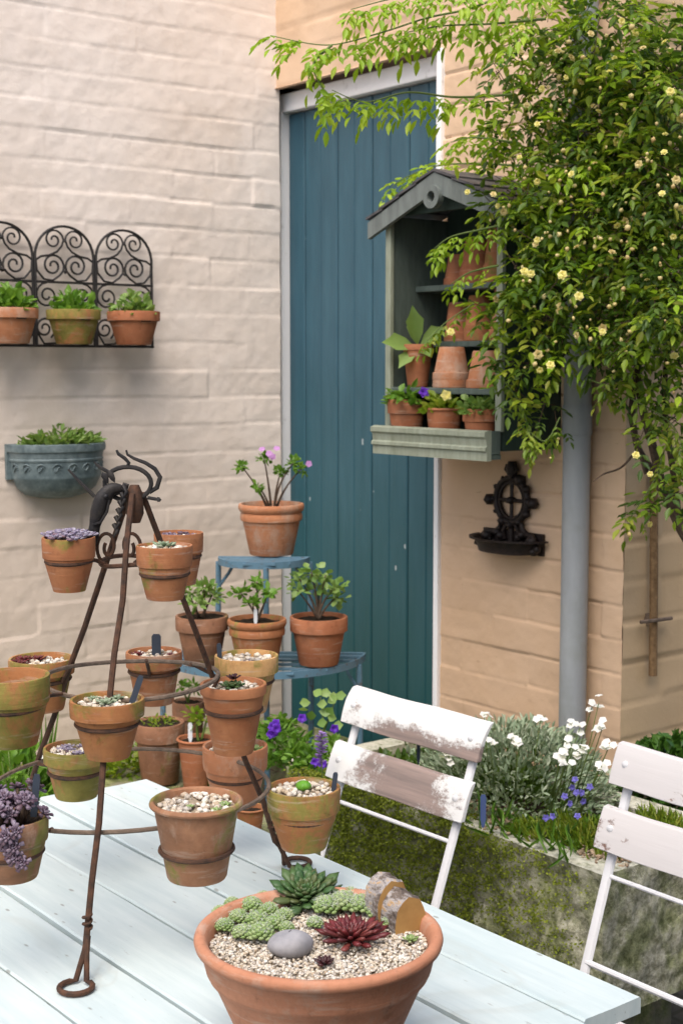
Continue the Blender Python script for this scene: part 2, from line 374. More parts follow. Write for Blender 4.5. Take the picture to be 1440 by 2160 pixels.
M['lf_lilac'] = m_leaf('leaf_lilac_grey', [(.22,.18,.28),(.34,.30,.40),(.42,.40,.48),(.20,.10,.13)], .15)
M['lf_red'] = m_leaf('leaf_red', [(.13,.018,.022),(.20,.03,.035),(.10,.025,.03),(.26,.06,.05)], .15, .35)
M['lf_blackred'] = m_leaf('leaf_black_red', [(.035,.010,.014),(.07,.014,.02)], .1, .35)
M['lf_semp'] = m_leaf('leaf_houseleek', [(.045,.11,.035),(.08,.15,.045),(.11,.13,.05),(.06,.13,.05)], .15)
M['lf_cob'] = m_leaf('leaf_pale_green', [(.22,.34,.10),(.30,.42,.15),(.40,.48,.24)], .2)
M['cobweb'] = m_leaf('cobweb_white', [(.62,.66,.60),(.72,.75,.70)], .3, .9)
M['lf_cactus'] = m_leaf('cactus_green', [(.10,.30,.02),(.14,.36,.03)], .1)
M['moss'] = m_leaf('moss_green', [(.18,.235,.022),(.25,.31,.03),(.33,.38,.05),(.14,.18,.03)], .35, .9)
M['yellow'] = m_petal('petal_yellow', [(.76,.66,.16),(.80,.73,.26),(.82,.77,.38)])
M['cream'] = m_petal('petal_faded', [(.66,.54,.22),(.74,.64,.32),(.58,.42,.18)])
M['white'] = m_petal('petal_white', [(.80,.80,.80),(.86,.86,.84)])
M['violet'] = m_petal('petal_violet', [(.10,.018,.42),(.16,.03,.55),(.07,.012,.30)])
M['bluev'] = m_petal('petal_blue', [(.14,.12,.50),(.20,.18,.58)])
M['lavender'] = m_petal('petal_lavender', [(.34,.22,.62),(.44,.30,.70),(.25,.14,.55)])
M['pinkp'] = m_petal('petal_lilac_pink', [(.50,.22,.58),(.58,.32,.64)])
M['bark'] = m_rust('twig_bark', (.05,.032,.022), (.14,.095,.065), .9)
M['stem_green'] = m_leaf('green_stem', [(.10,.15,.03),(.13,.19,.04)], .0)

# ---------------------------------------------------------------- setting
def vnoise(u, v, scale, seed):
    g = np.random.default_rng(seed); T = g.random((128,128)); x = u*scale; y = v*scale
    x0 = np.floor(x).astype(int); y0 = np.floor(y).astype(int); fx = x-x0; fy = y-y0; fx = fx*fx*(3-2*fx); fy = fy*fy*(3-2*fy)
    t = lambda a, b: T[a % 128, b % 128]
    return (t(x0,y0)*(1-fx)+t(x0+1,y0)*fx)*(1-fy)+(t(x0,y0+1)*(1-fx)+t(x0+1,y0+1)*fx)*fy
def fbm(u, v, s, seed): return sum(vnoise(u, v, s*2**k, seed+k)*.5**k for k in range(4))/1.875-.5
def brick_relief(u, v, ch, bl, seed, prot, joint, jw, warp):
    uu = u + warp*fbm(u, v, 5, seed+20); vv = v + warp*fbm(u, v, 3.5, seed+40)
    c = np.floor(vv/ch).astype(int); fr = vv/ch - c
    off = (c % 2)*.5 + .13*np.sin(c*12.7)
    b = np.floor(uu/bl+off).astype(int); fb = uu/bl+off-b
    g = np.random.default_rng(seed); T = g.normal(size=(256,256)); T2 = g.normal(size=(256,256))
    p = T[c % 256, b % 256]*prot + T2[c % 256, b % 256]*(fr-.5)*prot*1.3
    dv = np.minimum(fr, 1-fr)*ch; du = np.minimum(fb, 1-fb)*bl
    gj = joint*np.clip(.55+2.6*fbm(u, v, 2.3, seed+60), .05, 1.4)*(np.exp(-(dv/jw)**2) + .45*np.exp(-(du/jw)**2)*(T[(c+31) % 256, b % 256] > -.3))
    return p - gj
def wall_grid(mb, axis, pos, u0, u1, v0, v1, step, relief, sign=1, mi=0):
    nu = max(2, int(round((u1-u0)/step))+1); nv = max(2, int(round((v1-v0)/step))+1)
    U, W = np.meshgrid(np.linspace(u0, u1, nu), np.linspace(v0, v1, nv), indexing='ij')
    h = relief(U, W)*sign
    P = np.stack([pos+h, U, W] if axis == 'x' else [U, pos+h, W], -1).reshape(-1,3)
    i = np.arange(nu-1)[:,None]*nv+np.arange(nv-1)[None]; i = i.ravel()
    F = np.stack([i, i+nv, i+nv+1, i+1], 1)
    if (axis == 'y') != (sign < 0): F = F[:, ::-1]
    if axis == 'y': F = F[:, ::-1]
    mb.add(P, F, mi)
XL, YD, XC = -3.91, 2.8, -2.394           # left wall face, door wall face, outer corner of the door wall
DL, DR, DT = -3.966, -3.105, 2.512        # door opening
g_ = MB(); g_.add(A((-60,-60,0),(60,-60,0),(60,60,0),(-60,60,0)), [(0,1,2,3)])
def m_ground():
    s = NT('damp_paving'); n = s.noise(3, 6, .65)
    br = s.N('ShaderNodeTexBrick'); s.L(s.co, br.inputs[0]); br.inputs['Scale'].default_value = 2.2; br.inputs['Mortar Size'].default_value = .015
    br.inputs['Color1'].default_value = (.06,.055,.05,1); br.inputs['Color2'].default_value = (.085,.078,.07,1); br.inputs['Mortar'].default_value = (.025,.028,.015,1)
    s.bump(n, .4, .01); return s.fin(s.mix(n, br.outputs[0], (.04,.04,.03)), .85)
tag(build('ground', g_, m_ground(), smooth=False), kind='structure')

rl = lambda U, W: brick_relief(U, W, .0885, .30, 3, .0009, .0028, .0032, .016) + .0045*fbm(U, W, 8, 5) + .010*fbm(U, W, 1.3, 9) + .0032*fbm(U, W, 28, 15)
mb = MB(); wall_grid(mb, 'x', XL, .6, 2.812, 0, 3.7, .0062, rl); wall_grid(mb, 'x', XL, -2.2, .6, 0, 3.7, .016, rl)
mb.lo((XL-.25, -2.2, 0), (XL-.022, 2.808, 3.7))
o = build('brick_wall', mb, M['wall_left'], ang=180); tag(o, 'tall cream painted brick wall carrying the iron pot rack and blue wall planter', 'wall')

rd = lambda U, W: brick_relief(U + .003*fbm(U, W, 40, 71), W + .002*fbm(U, W, 34, 73), .0900, .27, 11, .0011, .0070, .0030, .008) + .003*fbm(U, W, 8, 5) + .005*fbm(U, W, 1.5, 9) + .003*fbm(U, W, 32, 15)
mb = MB()
wall_grid(mb, 'y', YD, DR, XC, 0, 3.7, .0047, rd, -1)
wall_grid(mb, 'y', YD, -3.99, DR, DT, 3.7, .011, rd, -1)
wall_grid(mb, 'x', XC, YD, 4.6, 0, 3.7, .009, lambda U, W: brick_relief(U, W, .105, .40, 17, .0015, .006, .004, .01)+.006*fbm(U, W, 7, 5), 1, 1)
mb.lo((DR, YD+.012, 0), (XC-.012, YD+.30, 3.7)); mb.lo((-4.1, YD+.012, DT), (DR, YD+.30, 3.7))
mb.lo((XC-.30, YD+.31, 0), (XC-.014, 4.6, 3.7), 1)
mb.box(((-3.97+DR)/2, YD+.15, DT+.0015), (DR+3.97-.002, .31, .003))       # soffit of the lintel
mb.box((DR-.0015, YD+.15, DT/2), (.003, .31, DT))
mb.lo((-4.1, YD+.034, 0), (DL-.001, YD+.30, DT-.004))
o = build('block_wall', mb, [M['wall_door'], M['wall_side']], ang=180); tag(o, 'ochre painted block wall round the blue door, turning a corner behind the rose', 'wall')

# door
d = thing('door', 'tall narrow blue boarded door with flaking paint in a white frame', 'door', (DL, YD+.07, 0))
mb = MB(); x = DL+.023; i = 0
bw = (DR-.045 - x)/9
while i < 9:
    a, b = x+i*bw, x+(i+1)*bw
    e = .0016
    mb.add(A((a+e,0,.02),(a+e*3,-.0045,.02),(b-e*3,-.0045,.02),(b-e,0,.02),(a+e,0,2.44),(a+e*3,-.0045,2.44),(b-e*3,-.0045,2.44),(b-e,0,2.44)) + A(0, YD+.078+(.0015 if i % 2 else 0), 0), [(0,1,5,4),(1,2,6,5),(2,3,7,6),(4,5,6,7)])
    mb.lo((a+bw*.5-.0012, YD+.0712, .02), (a+bw*.5+.0012, YD+.0716, 2.44)) if False else None
    i += 1
mb.lo((x-.004, YD+.083, .02), (x+9*bw+.004, YD+.115, 2.44))
build('door_leaf', mb, M['door'], d, smooth=False)
mb = MB()
mb.lo((DL, YD+.045, 0), (x-.002, YD+.13, DT-.006)); mb.lo((x+9*bw+.002, YD+.045, 0), (DR-.004, YD+.13, DT-.006)); mb.lo((x-.002, YD+.047, 2.445), (x+9*bw+.002, YD+.13, DT-.006))
mb.lo((DR-.003, YD-.015, 0), (DR+.017, YD+.0445, DT-.008))
build('door_frame', mb, M['frame'], d, smooth=False, bevel=.004)

# downpipe on the corner
pp = aty(1213, 1100, YD-.055)
d = thing('downpipe', 'grey round downpipe on the ochre wall beside the cabinet', 'pipe', (pp[0], YD-.055, 0))
s = NT('grey_pipe_paint'); n = s.noise(9, 5, .6, co=s.map((1,1,.3)))
pm = s.fin(s.mix(s.ramp(s.noise(5,4,.7), [(.5,0.),(.8,.5)]), s.ramp(n, [(.3, (.21,.225,.24)), (.7, (.31,.33,.345))]), (.14,.16,.10)), .5)
mb = MB(); mb.tube([(pp[0], YD-.055, z) for z in (.05, .6, 1.2, 1.4, 2.2, 3.6)], .0355, 24); build('pipe', mb, pm, d)
mb = MB(); mb.tube([(pp[0], YD-.055, z) for z in (1.425, 1.43, 1.50, 1.505)], [.0365,.0385,.0385,.0365], 24); build('pipe_socket', mb, pm, d)
mb = MB(); mb.lo((pp[0]-.06, YD-.018, 1.88), (pp[0]+.06, YD+.01, 1.92)); mb.tube([(pp[0], YD-.055, z) for z in (1.88,1.92)], .0375, 24); build('bracket', mb, pm, d, smooth=False)
# iron rod on the side wall
a = atx(1378, 990, XC+.02); b = atx(1376, 1425, XC+.02)
d = thing('iron_rod', 'rusty vertical iron rod fixed to the wall behind the rose trunk', 'rod', b)
mb = MB(); mb.tube([b, (a+b)/2+A(0,.002,0), a], .011, 8); build('rod', mb, m_rust('orange_rust', (.14,.08,.035), (.30,.19,.095)), d)
c = atx(1376, 1308, XC+.02); mb = MB(); mb.tube([c+A(0,-.05,0), c+A(.012,-.02,.002), c+A(.012,.06,0)], .005, 6); mb.box(c+A(-.02,0,0), (.03,.012,.03)); build('bracket', mb, M['rust_light'], d)

mb = MB(); mb.lo((2.9,-4.2,0), (3.2,7,6.5)); tag(build('boundary_wall', mb, M['wall_left'], smooth=False), kind='structure')  # unseen wall added to cut low sky light and darken the lower walls

# ---------------------------------------------------------------- garden table
TZ = .74
tb = thing('garden_table', 'pale blue painted plank garden table with open gaps between weathered boards', 'table', (-1.9, .9, 0))
gaps = [1.487, 1.366, 1.242, 1.107, .970, .835, .705, .575, .45]
mb = MB(); gg = np.random.default_rng(4)
for i in range(len(gaps)-1):
    y1, y0 = gaps[i]-(.003 if i % 2 else .0042), gaps[i+1]+.003
    xe = -1.222 + (0 if i == 0 else gg.uniform(-.012, .012)); xf = -2.555 + gg.uniform(-.012, .012)
    nx = 24; xs = np.linspace(xf, xe, nx); bow = .0012*np.sin(xs*5+i*2)+.0008*np.sin(xs*13+i)
    zt = TZ + gg.uniform(-.0012, .0012); t = .024; c = .003
    ring = lambda X, b: [(X,y0,zt-t),(X,y0+b,zt-c),(X,y0+b+c,zt),(X,(y0+y1)/2,zt-.0006),(X,y1+b-c,zt),(X,y1+b,zt-c),(X,y1,zt-t)]
    V = np.concatenate([A(*ring(X, b)) for X, b in zip(xs, bow)]); F = []
    for k in range(nx-1):
        for q in range(7): F.append((k*7+q, k*7+(q+1)%7, (k+1)*7+(q+1)%7, (k+1)*7+q))
    F = [f[::-1] for f in F]; F.append(tuple(range(7))); F.append(tuple((nx-1)*7+q for q in range(6,-1,-1)))
    mb.add(V, F)
build('tabletop', mb, M['table'], tb, ang=30)
for X in (-2.40, -1.36):
    mb = MB(); mb.lo((X-.035, .47, TZ-.060), (X+.035, 1.46, TZ-.0255)); build('batten', mb, M['table'], tb, smooth=False, bevel=.003)
for X in (-2.40, -1.36):
    for y in (.56, 1.36):
        mb = MB(); mb.lo((X-.03, y-.03, 0), (X+.03, y+.03, TZ-.061)); build('leg', mb, M['table'], tb, smooth=False, bevel=.004)

# ---------------------------------------------------------------- folding bistro chairs
def chair(label, x, y86, rz, smat, lean=.37, curl=.012):
    t = thing('folding_chair', label, 'chair', (x, y86-.86*lean*.0-.32, 0), rz, 'white folding chairs between table and stone trough')
    yb = lambda z: .32 + (z-.86)*lean                       # local y of the stile at height z
    for sx in (-.19, .19):
        mb = MB(); P = [(sx, yb(z)-0.0, z) for z in (.02, .25, .45, .65, .845)]
        V = []; 
        mb.tube(P, .0115, 8, flat=.62); build('stile', mb, M['chair_metal'], t, local=True)
        mb = MB(); mb.tube([(sx*.9, .34, .015), (sx*.9, .18, .24), (sx*.9, .02, .44)], .010, 8, flat=.6); build('leg', mb, M['chair_metal'], t, local=True)
    def slat(z0, z1, curl, name='back_slat', bolts=True):
        n = 7; mb = MB(); xs = np.linspace(-.222, .222, 13); th = .013
        V = []; 
        g = np.random.default_rng(int(z0*1000))
        for X in xs:
            j = .0012*math.sin(X*23+z0*40)
            sec = []
            for k in range(n):
                u = k/(n-1); z = z0+(z1-z0)*u
                off = -.0135 + curl*(2*u-1)**2*(1 if u > .5 else .25) - .004*math.cos(X*7)
                sec.append((X, yb(z)+off-th, z+j))
            for k in range(n-1, -1, -1):
                u = k/(n-1); z = z0+(z1-z0)*u
                off = -.0135 + curl*(2*u-1)**2*(1 if u > .5 else .25) - .004*math.cos(X*7)
                sec.append((X, yb(z)+off, z+j+ (.002 if k == n-1 else 0)))
            V += sec
        m2 = 2*n; F = []
        for i in range(len(xs)-1):
            for q in range(m2): F.append((i*m2+q, (i+1)*m2+q, (i+1)*m2+(q+1)%m2, i*m2+(q+1)%m2))
        F.append(tuple(range(m2))); F.append(tuple((len(xs)-1)*m2+q for q in range(m2-1,-1,-1)))
        mb.add(V, F); sl = build(name, mb, smat, t, ang=35, local=True, bevel=.002)
        for sx in (-.19, .19):
            zc = (z0+z1)/2+.004; mb = MB(); p = A(sx, yb(zc)-.0135-th-.0008, zc)
            mb.tube([p+A(0,.004,0), p-A(0,.0015,0), p-A(0,.0035,0)], [.0075,.0075,.004], 10); build('bolt', mb, M['chair_metal'], sl, local=True)
    slat(.785, .862, curl); slat(.665, .742, .004)
    mb = MB(); mb.tube([(-.19, yb(.615), .615), (.19, yb(.615), .615)], .0048, 8); build('back_rail', mb, M['chair_metal'], t, local=True)
    mb = MB(); mb.tube([(-.19, yb(.45), .455), (.30, yb(.45), .455)], .0062, 8); build('seat_rail', mb, M['chair_metal'], t, local=True)
    for k in range(5):
        mb = MB(); y = yb(.45)-.17-k*.055; mb.box((0, y-.0, .452), (.40, .045, .014)); build('seat_slat', mb, smat, t, smooth=False, local=True, bevel=.003)
    return t
chair('white folding chair with flaking paint showing bare brown wood on its back slats', -2.305, 2.045, R_(1.5), M['slat_worn'])
chair('white folding chair with smooth greyed intact slats beyond the table corner', -1.602, 2.150, R_(0), M['slat_ok'], .34, .004)

# ---------------------------------------------------------------- stone trough and stone ledge
def m_stone(name, mossy, base=(.64,.62,.50), dark=(.19,.19,.12), k=.5):
    s = NT(name); n = s.noise(9, 6, .68); n2 = s.noise(38, 6, .75); n3 = s.noise(4, 4, .6); v = s.voro(30)
    col = s.ramp(n2, [(.38, dark), (.52, tuple((a+b)/2 for a, b in zip(base, dark))), (.64, base)])
    col = s.mix(s.ramp(n, [(.44, .0), (.58, k)]), col, s.ramp(n2, [(.38, (.08,.10,.03)), (.62, (.30,.33,.13))]))
    g = s.N('ShaderNodeNewGeometry'); nz = s.xyz(g.outputs['Normal'])[2]
    if mossy:
        x = s.xyz()[0]; mr = s.N('ShaderNodeMapRange'); s.L(x, mr.inputs[0]); mr.inputs[1].default_value = -2.25; mr.inputs[2].default_value = -2.75
        mm = s.math('MULTIPLY', s.ramp(s.math('ADD', s.math('MULTIPLY', n, .6), s.math('MULTIPLY', mr.outputs[0], .34)), [(.40, 0.), (.54, .95)]), mr.outputs[0])
        col = s.mix(mm, col, s.ramp(n2, [(.36, (.09,.12,.015)), (.62, (.31,.35,.045))]))
    if mossy:
        top = s.math('MULTIPLY', s.ramp(nz, [(.55, 0.), (.9, 1.)]), s.ramp(n2, [(.36, .15), (.56, .85)]))
        col = s.mix(s.math('MULTIPLY', top, s.math('SUBTRACT', 1.0, s.math('MULTIPLY', mr.outputs[0], .7))), col, (.56,.55,.47))
    s.bump(s.math('ADD', n2, s.math('MULTIPLY', v, -.5)), .8, .012); s.bump(s.noise(140, 4, .7), .4, .003)
    return s.fin(col, .92, spec=.15)
M['trough'] = m_stone('mossy_trough_stone', True, k=.75); M['ledge'] = m_stone('mossy_ledge_stone', False, (.26,.23,.17), k=.85)
def rough_slab(mb, P00, P10, P11, P01, nu, nv, amp, seed, outn):
    u = np.linspace(0,1,nu)[:,None,None]; v = np.linspace(0,1,nv)[None,:,None]
    P = (A(*P00)*(1-u)+A(*P10)*u)*(1-v)+(A(*P01)*(1-u)+A(*P11)*u)*v
    L1 = np.linalg.norm(A(*P10)-A(*P00)); L2 = np.linalg.norm(A(*P01)-A(*P00))
    UU = u[...,0]*L1+np.zeros((1,nv)); VV = v[...,0]*L2+np.zeros((nu,1))
    h = amp*(fbm(UU+3, VV+7, 9, seed)*1.2 + .6*fbm(UU, VV, 28, seed+9))
    edge = np.minimum(1, np.minimum(np.minimum(u, 1-u)[...,0]*L1/.03+np.zeros((1,nv)), np.minimum(v, 1-v)[...,0]*L2/.03+np.zeros((nu,1))))
    P = P + A(*outn)*(h*edge)[...,None]
    i = (np.arange(nu-1)[:,None]*nv+np.arange(nv-1)[None]).ravel()
    mb.add(P.reshape(-1,3), np.stack([i, i+nv, i+nv+1, i+1], 1))
TX0, TX1, TY0, TY1, TB, TT = -3.02, -1.905, 2.186, 2.66, .235, .555
mb = MB(); wl = .075; st = .012
def sl(a, b, c, d_, amp, seed, n):
    nu = max(2, int(np.linalg.norm(A(*b)-A(*a))/st)); nv = max(2, int(np.linalg.norm(A(*d_)-A(*a))/st)); rough_slab(mb, a, b, c, d_, nu+1, nv+1, amp, seed, n)
sl((TX0,TY0,TB),(TX1,TY0,TB),(TX1,TY0,TT),(TX0,TY0,TT), .042, 31, (0,-1,0))
sl((TX1,TY0,TB),(TX1,TY1,TB),(TX1,TY1,TT),(TX1,TY0,TT), .024, 35, (1,0,0))
sl((TX1,TY1,TB),(TX0,TY1,TB),(TX0,TY1,TT),(TX1,TY1,TT), .02, 37, (0,1,0))
sl((TX0,TY1,TB),(TX0,TY0,TB),(TX0,TY0,TT),(TX0,TY1,TT), .02, 39, (-1,0,0))
for a, b, c, d_ in (((TX0,TY0),(TX1,TY0),(TX1,TY0+wl),(TX0,TY0+wl)),((TX0,TY1-wl),(TX1,TY1-wl),(TX1,TY1),(TX0,TY1)),((TX0,TY0+wl),(TX0+wl,TY0+wl),(TX0+wl,TY1-wl),(TX0,TY1-wl)),((TX1-wl,TY0+wl),(TX1,TY0+wl),(TX1,TY1-wl),(TX1-wl,TY1-wl))):
    sl((*a,TT),(*b,TT),(*c,TT),(*d_,TT), .018, 41, (0,0,1))
mb.add(A((TX0,TY0,TB),(TX1,TY0,TB),(TX1,TY1,TB),(TX0,TY1,TB)), [(3,2,1,0)])
i0, i1 = (TX0+wl, TY0+wl), (TX1-wl, TY1-wl)
for (a, b) in (((i0[0],i0[1]),(i1[0],i0[1])),((i1[0],i0[1]),(i1[0],i1[1])),((i1[0],i1[1]),(i0[0],i1[1])),((i0[0],i1[1]),(i0[0],i0[1]))):
    mb.add(A((*a,TT-.09),(*b,TT-.09),(*b,TT),(*a,TT)), [(3,2,1,0)])
tr = thing('stone_trough', 'long mossy old stone trough planted with flowers behind the chairs', 'trough', ((TX0+TX1)/2, (TY0+TY1)/2, 0))
build('trough_body', mb, M['trough'], tr, ang=60)
mb = MB(); gg = np.random.default_rng(5); nu, nv = 60, 26
U, W = np.meshgrid(np.linspace(i0[0]-.004, i1[0]+.004, nu), np.linspace(i0[1]-.004, i1[1]+.004, nv), indexing='ij')
Z = TT-.03 + .03*fbm(U+9, W+9, 6, 51) + .02*fbm(U+9, W+9, 25, 52); i = (np.arange(nu-1)[:,None]*nv+np.arange(nv-1)[None]).ravel()
mb.add(np.stack([U,W,Z],-1).reshape(-1,3), np.stack([i, i+nv, i+nv+1, i+1], 1)); build('soil', mb, M['soil'], tr)
for X in (-2.80, -2.12):
    mb = MB(); mb.lo((X-.09, TY0+.08, 0), (X+.09, TY1-.08, TB-.003)); build('foot_block', mb, M['ledge'], tr, smooth=False, bevel=.01)
# moss cushions on the trough's front lip and face
def moss_tufts(mb, P, size, seed, n_per=14):
    g = np.random.default_rng(seed)
    for p in P:
        k = n_per; D = unit(g.normal(size=(k,3))+A(0,-.3,.9)); b = p + g.normal(size=(k,3))*A(size,size*.6,size*.35)
        mb.leaves(b, D, rdir(k, g), g.uniform(.4,1.,k)*size*.7, size*.45, .1, .2)
mb = MB(); gg = np.random.default_rng(6)
P = np.c_[gg.uniform(-2.98,-2.33,230), TY0-.003+gg.uniform(-.004,.05,230), TT+gg.uniform(-.004,.010,230)]
moss_tufts(mb, P, .014, 3)
P = np.c_[-2.98+1.04*gg.beta(1,1.7,2600), np.full(2600, TY0-.010), TT-.31*gg.random(2600)**1.15]; moss_tufts(mb, P, .012, 4, 9)
tag(build('moss', mb, M['moss'], ang=180), kind='stuff', label='yellow green moss growing along the left part of the trough', cat='moss')
LX0, LX1, LY0, LY1, LT = -3.885, -2.93, .3, 2.77, .42
mb = MB()
for (a,b,c,d_,am,sd_,n) in (((LX0,LY0,LT),(LX1,LY0,LT),(LX1,LY1-.62,LT),(LX0,LY1-.62,LT),.03,61,(0,0,1)),((LX1,LY0,0),(LX1,LY1-.62,0),(LX1,LY1-.62,LT),(LX1,LY0,LT),.03,63,(1,0,0)),
    ((LX0,LY1-.62,LT),(-3.46,LY1-.62,LT),(-3.46,LY1,LT),(LX0,LY1,LT),.03,65,(0,0,1)),((-3.46,LY1-.62,0),(-3.46,LY1,0),(-3.46,LY1,LT),(-3.46,LY1-.62,LT),.02,67,(1,0,0)),((LX0,LY0,0),(LX1,LY0,0),(LX1,LY0,LT),(LX0,LY0,LT),.02,69,(0,-1,0)),
    ((LX1,LY1-.62,0),(-3.46,LY1-.62,0),(-3.46,LY1-.62,LT),(LX1,LY1-.62,LT),.02,70,(0,1,0))):
    st = .02; sl(a,b,c,d_,am,sd_,n)
o = build('stone_ledge', mb, M['ledge'], ang=70); tag(o, 'low mossy stone ledge along the cream wall under the ground pots', 'ledge', kind='thing')
mb = MB(); gg = np.random.default_rng(16)
P = np.c_[gg.uniform(LX1-.10, LX1+.01, 260), gg.uniform(.6, 1.75, 260), LT+gg.uniform(0,.015,260)]; moss_tufts(mb, P, .018, 8, 12)
tag(build('moss', mb, M['moss'], ang=180), kind='stuff', label='moss along the edge of the low ledge', cat='moss')

# ---------------------------------------------------------------- terracotta pots
PROF = {}
def pot_body(R, h, style, fill, taper):
    rb = R*taper
    if style == 'classic':
        rh = .30*h; m = R*.905
        out = [(0,0),(rb*.96,0),(rb,.003),(m*.985,h-rh),(R*.985,h-rh+.0015),(R*.99,h-rh+.004),(R,h-.004),(R*.985,h),(R*.91,h),(R*.895,h-.004)]
    elif style == 'rolled':
        m = R*.90; e = R*.07
        out = [(0,0),(rb*.96,0),(rb,.003),(m,h-2.0*e)] + [(m+e*.55-e*math.cos(t)*.75, h-e+e*-math.cos(t)*0+e*math.sin(t)) for t in np.linspace(-1.1, 3.6, 11)]
        out = [(0,0),(rb*.96,0),(rb,.003),(m,h-2.1*e),(R*.955,h-1.9*e),(R*.99,h-1.5*e),(R,h-e),(R*.985,h-.4*e),(R*.95,h),(R*.91,h-.05*e),(R*.88,h-.5*e)]
    elif style == 'double':
        rh = .34*h; m = R*.87
        out = [(0,0),(rb*.96,0),(rb,.003),(m,h-rh),(R*.93,h-rh+.003),(R*.95,h-rh*.75),(R*.93,h-rh*.55),(R*.915,h-rh*.5),(R*.96,h-rh*.42),(R,h-rh*.25),(R*.995,h-.004),(R*.97,h),(R*.91,h),(R*.895,h-.004)]
    elif style == 'band':
        rh = .40*h; m = R*.92
        out = [(0,0),(rb*.96,0),(rb,.003),(m*.97,h-rh-.006),(m*.99,h-rh),(R*.965,h-rh+.002),(R*.975,h-rh+.004),(R*.99,h-rh*.5),(R,h-.004),(R*.985,h),(R*.91,h),(R*.89,h-.004)]
    elif style == 'long':
        out = [(0,0),(rb*.96,0),(rb,.003),(R*.93,h-.14*h),(R*.985,h-.135*h),(R,h-.003),(R*.98,h),(R*.90,h),(R*.885,h-.004)]
    ri = out[-1][0]; fz = h-fill
    out += [(ri*.97, fz+.001), (ri*.955, fz-.008), (0, fz-.008)]
    return out, ri*.965, fz
POTN = [0]
def pot(label, rim, R, h, style='classic', mat='tc', taper=.64, fill=.012, top='gravel', name='flower_pot', cat='pot', group=None, tilt=0, gs=.0045, gn=None, wob=.004, n=44):
    POTN[0] += 1; sd_ = POTN[0]
    base = np.array(rim, float)-A(0,0,h)
    t = thing(name, label, cat, base, 0, group)
    prof, ri, fz = pot_body(R, h, style, fill, taper)
    mb = MB(); mb.lathe(prof, n, wob=wob, seed=sd_); build('pot_body', mb, M[mat], t, ang=32, local=True)
    g = np.random.default_rng(100+sd_)
    if top:
        mb = MB(); q = 26; a = np.arange(q)/q*2*math.pi
        P = [(0,0,fz+.001)]; 
        for k in (.5, .97): P += [(ri*k*math.cos(x), ri*k*math.sin(x), fz+g.uniform(-.002,.003)) for x in a]
        F = [(0,1+k,1+(k+1)%q) for k in range(q)] + [(1+k,1+q+k,1+q+(k+1)%q,1+(k+1)%q) for k in range(q)]
        mb.add(P, F); build('soil', mb, M['soil' if top == 'soil' else 'gravel_base'], t, local=True)
    if top == 'gravel':
        gn = gn or int(.9*(ri/gs)**2*1.15); rr = ri*.95*np.sqrt(g.random(gn)); aa = g.random(gn)*6.283
        mb = MB(); mb.stones(np.c_[rr*np.cos(aa), rr*np.sin(aa), fz+.002+g.uniform(0,gs*.8,gn)], gs, sd_); o = build('gravel', mb, M['gravel'], t, local=True, ang=180); o['kind'] = 'stuff'
    t['fz'] = float(fz); t['ri'] = float(ri)
    if tilt: t.rotation_euler = (tilt, 0, 0)
    return t
def rosette(mb, c, R, n=36, rise=(.15, 1.35), W=.34, T=.13, seed=0, pointed=True, mi=0, up=A(0,0,1)):
    if not hasattr(mb, 'cuts'): mb.cuts = []
    mb.cuts.append((len(mb.V), len(mb.F), mb.n))
    g = np.random.default_rng(seed); k = np.arange(n); f = k/(n-1)             # 0 outer .. 1 inner
    a = k*2.39996+g.uniform(0,.25,n); el = rise[0]+(rise[1]-rise[0])*f**.9
    L = R*(1-.62*f)*g.uniform(.88,1.1,n)
    X = unit(np.cross(up, A(.3,.8,.1))); Y = np.cross(up, X)
    h = np.cos(a)[:,None]*X+np.sin(a)[:,None]*Y
    D = h*np.cos(el)[:,None]+up*np.sin(el)[:,None]; N = up*np.cos(el)[:,None]-h*np.sin(el)[:,None]
    P = A(*c)+h*(R*.06*(1-f))[:,None]
    mb.fat(P, D, N, L, np.maximum(L*W, R*W*.35), np.maximum(L*T, R*.03), mi, .66 if pointed else .8)
def bushy(mb, c, r, h, n, L, W, seed=0, up=.5, mi=0, hollow=.3, fold=.12, droop=.2):
    g = np.random.default_rng(seed); d_ = rdir(n, g); d_[:,2] = np.abs(d_[:,2]); q = (hollow+(1-hollow)*g.random(n))[:,None]
    P = A(*c)+d_*A(r,r,h)*q; D = unit(d_+A(0,0,up-.3)+g.normal(size=(n,3))*.45)
    N = unit(A(0,0,1)+g.normal(size=(n,3))*.5)
    mb.leaves(P-D*(np.broadcast_to(L,(n,))*.4)[:,None], D, N, np.broadcast_to(L,(n,))*g.uniform(.6,1.15,n), np.broadcast_to(W,(n,))*g.uniform(.7,1.1,n), fold, droop, mi)
def flower(mb, c, up, r, n=5, W=.8, cup=.35, mi=0, seed=0, layers=1, centre=None):
    g = np.random.default_rng(seed); up = unit(A(*up)); X = unit(np.cross(up, A(.31,.77,.2))); Y = np.cross(up, X)
    for l in range(layers):
        m = n; a = np.arange(m)/m*6.283+l*.5+g.uniform(0,.3); e = cup+l*.35
        h = np.cos(a)[:,None]*X+np.sin(a)[:,None]*Y
        D = h*math.cos(e)+up*math.sin(e); N = up*math.cos(e)-h*math.sin(e)
        mb.leaves(np.repeat([c],m,0)+up*.0, D, N, r*(1-.2*l), r*W*(1-.2*l), .05, .12, mi, .6)
    if centre is not None: mb.stones([A(*c)+up*r*.12], r*.2, seed, 1, centre)
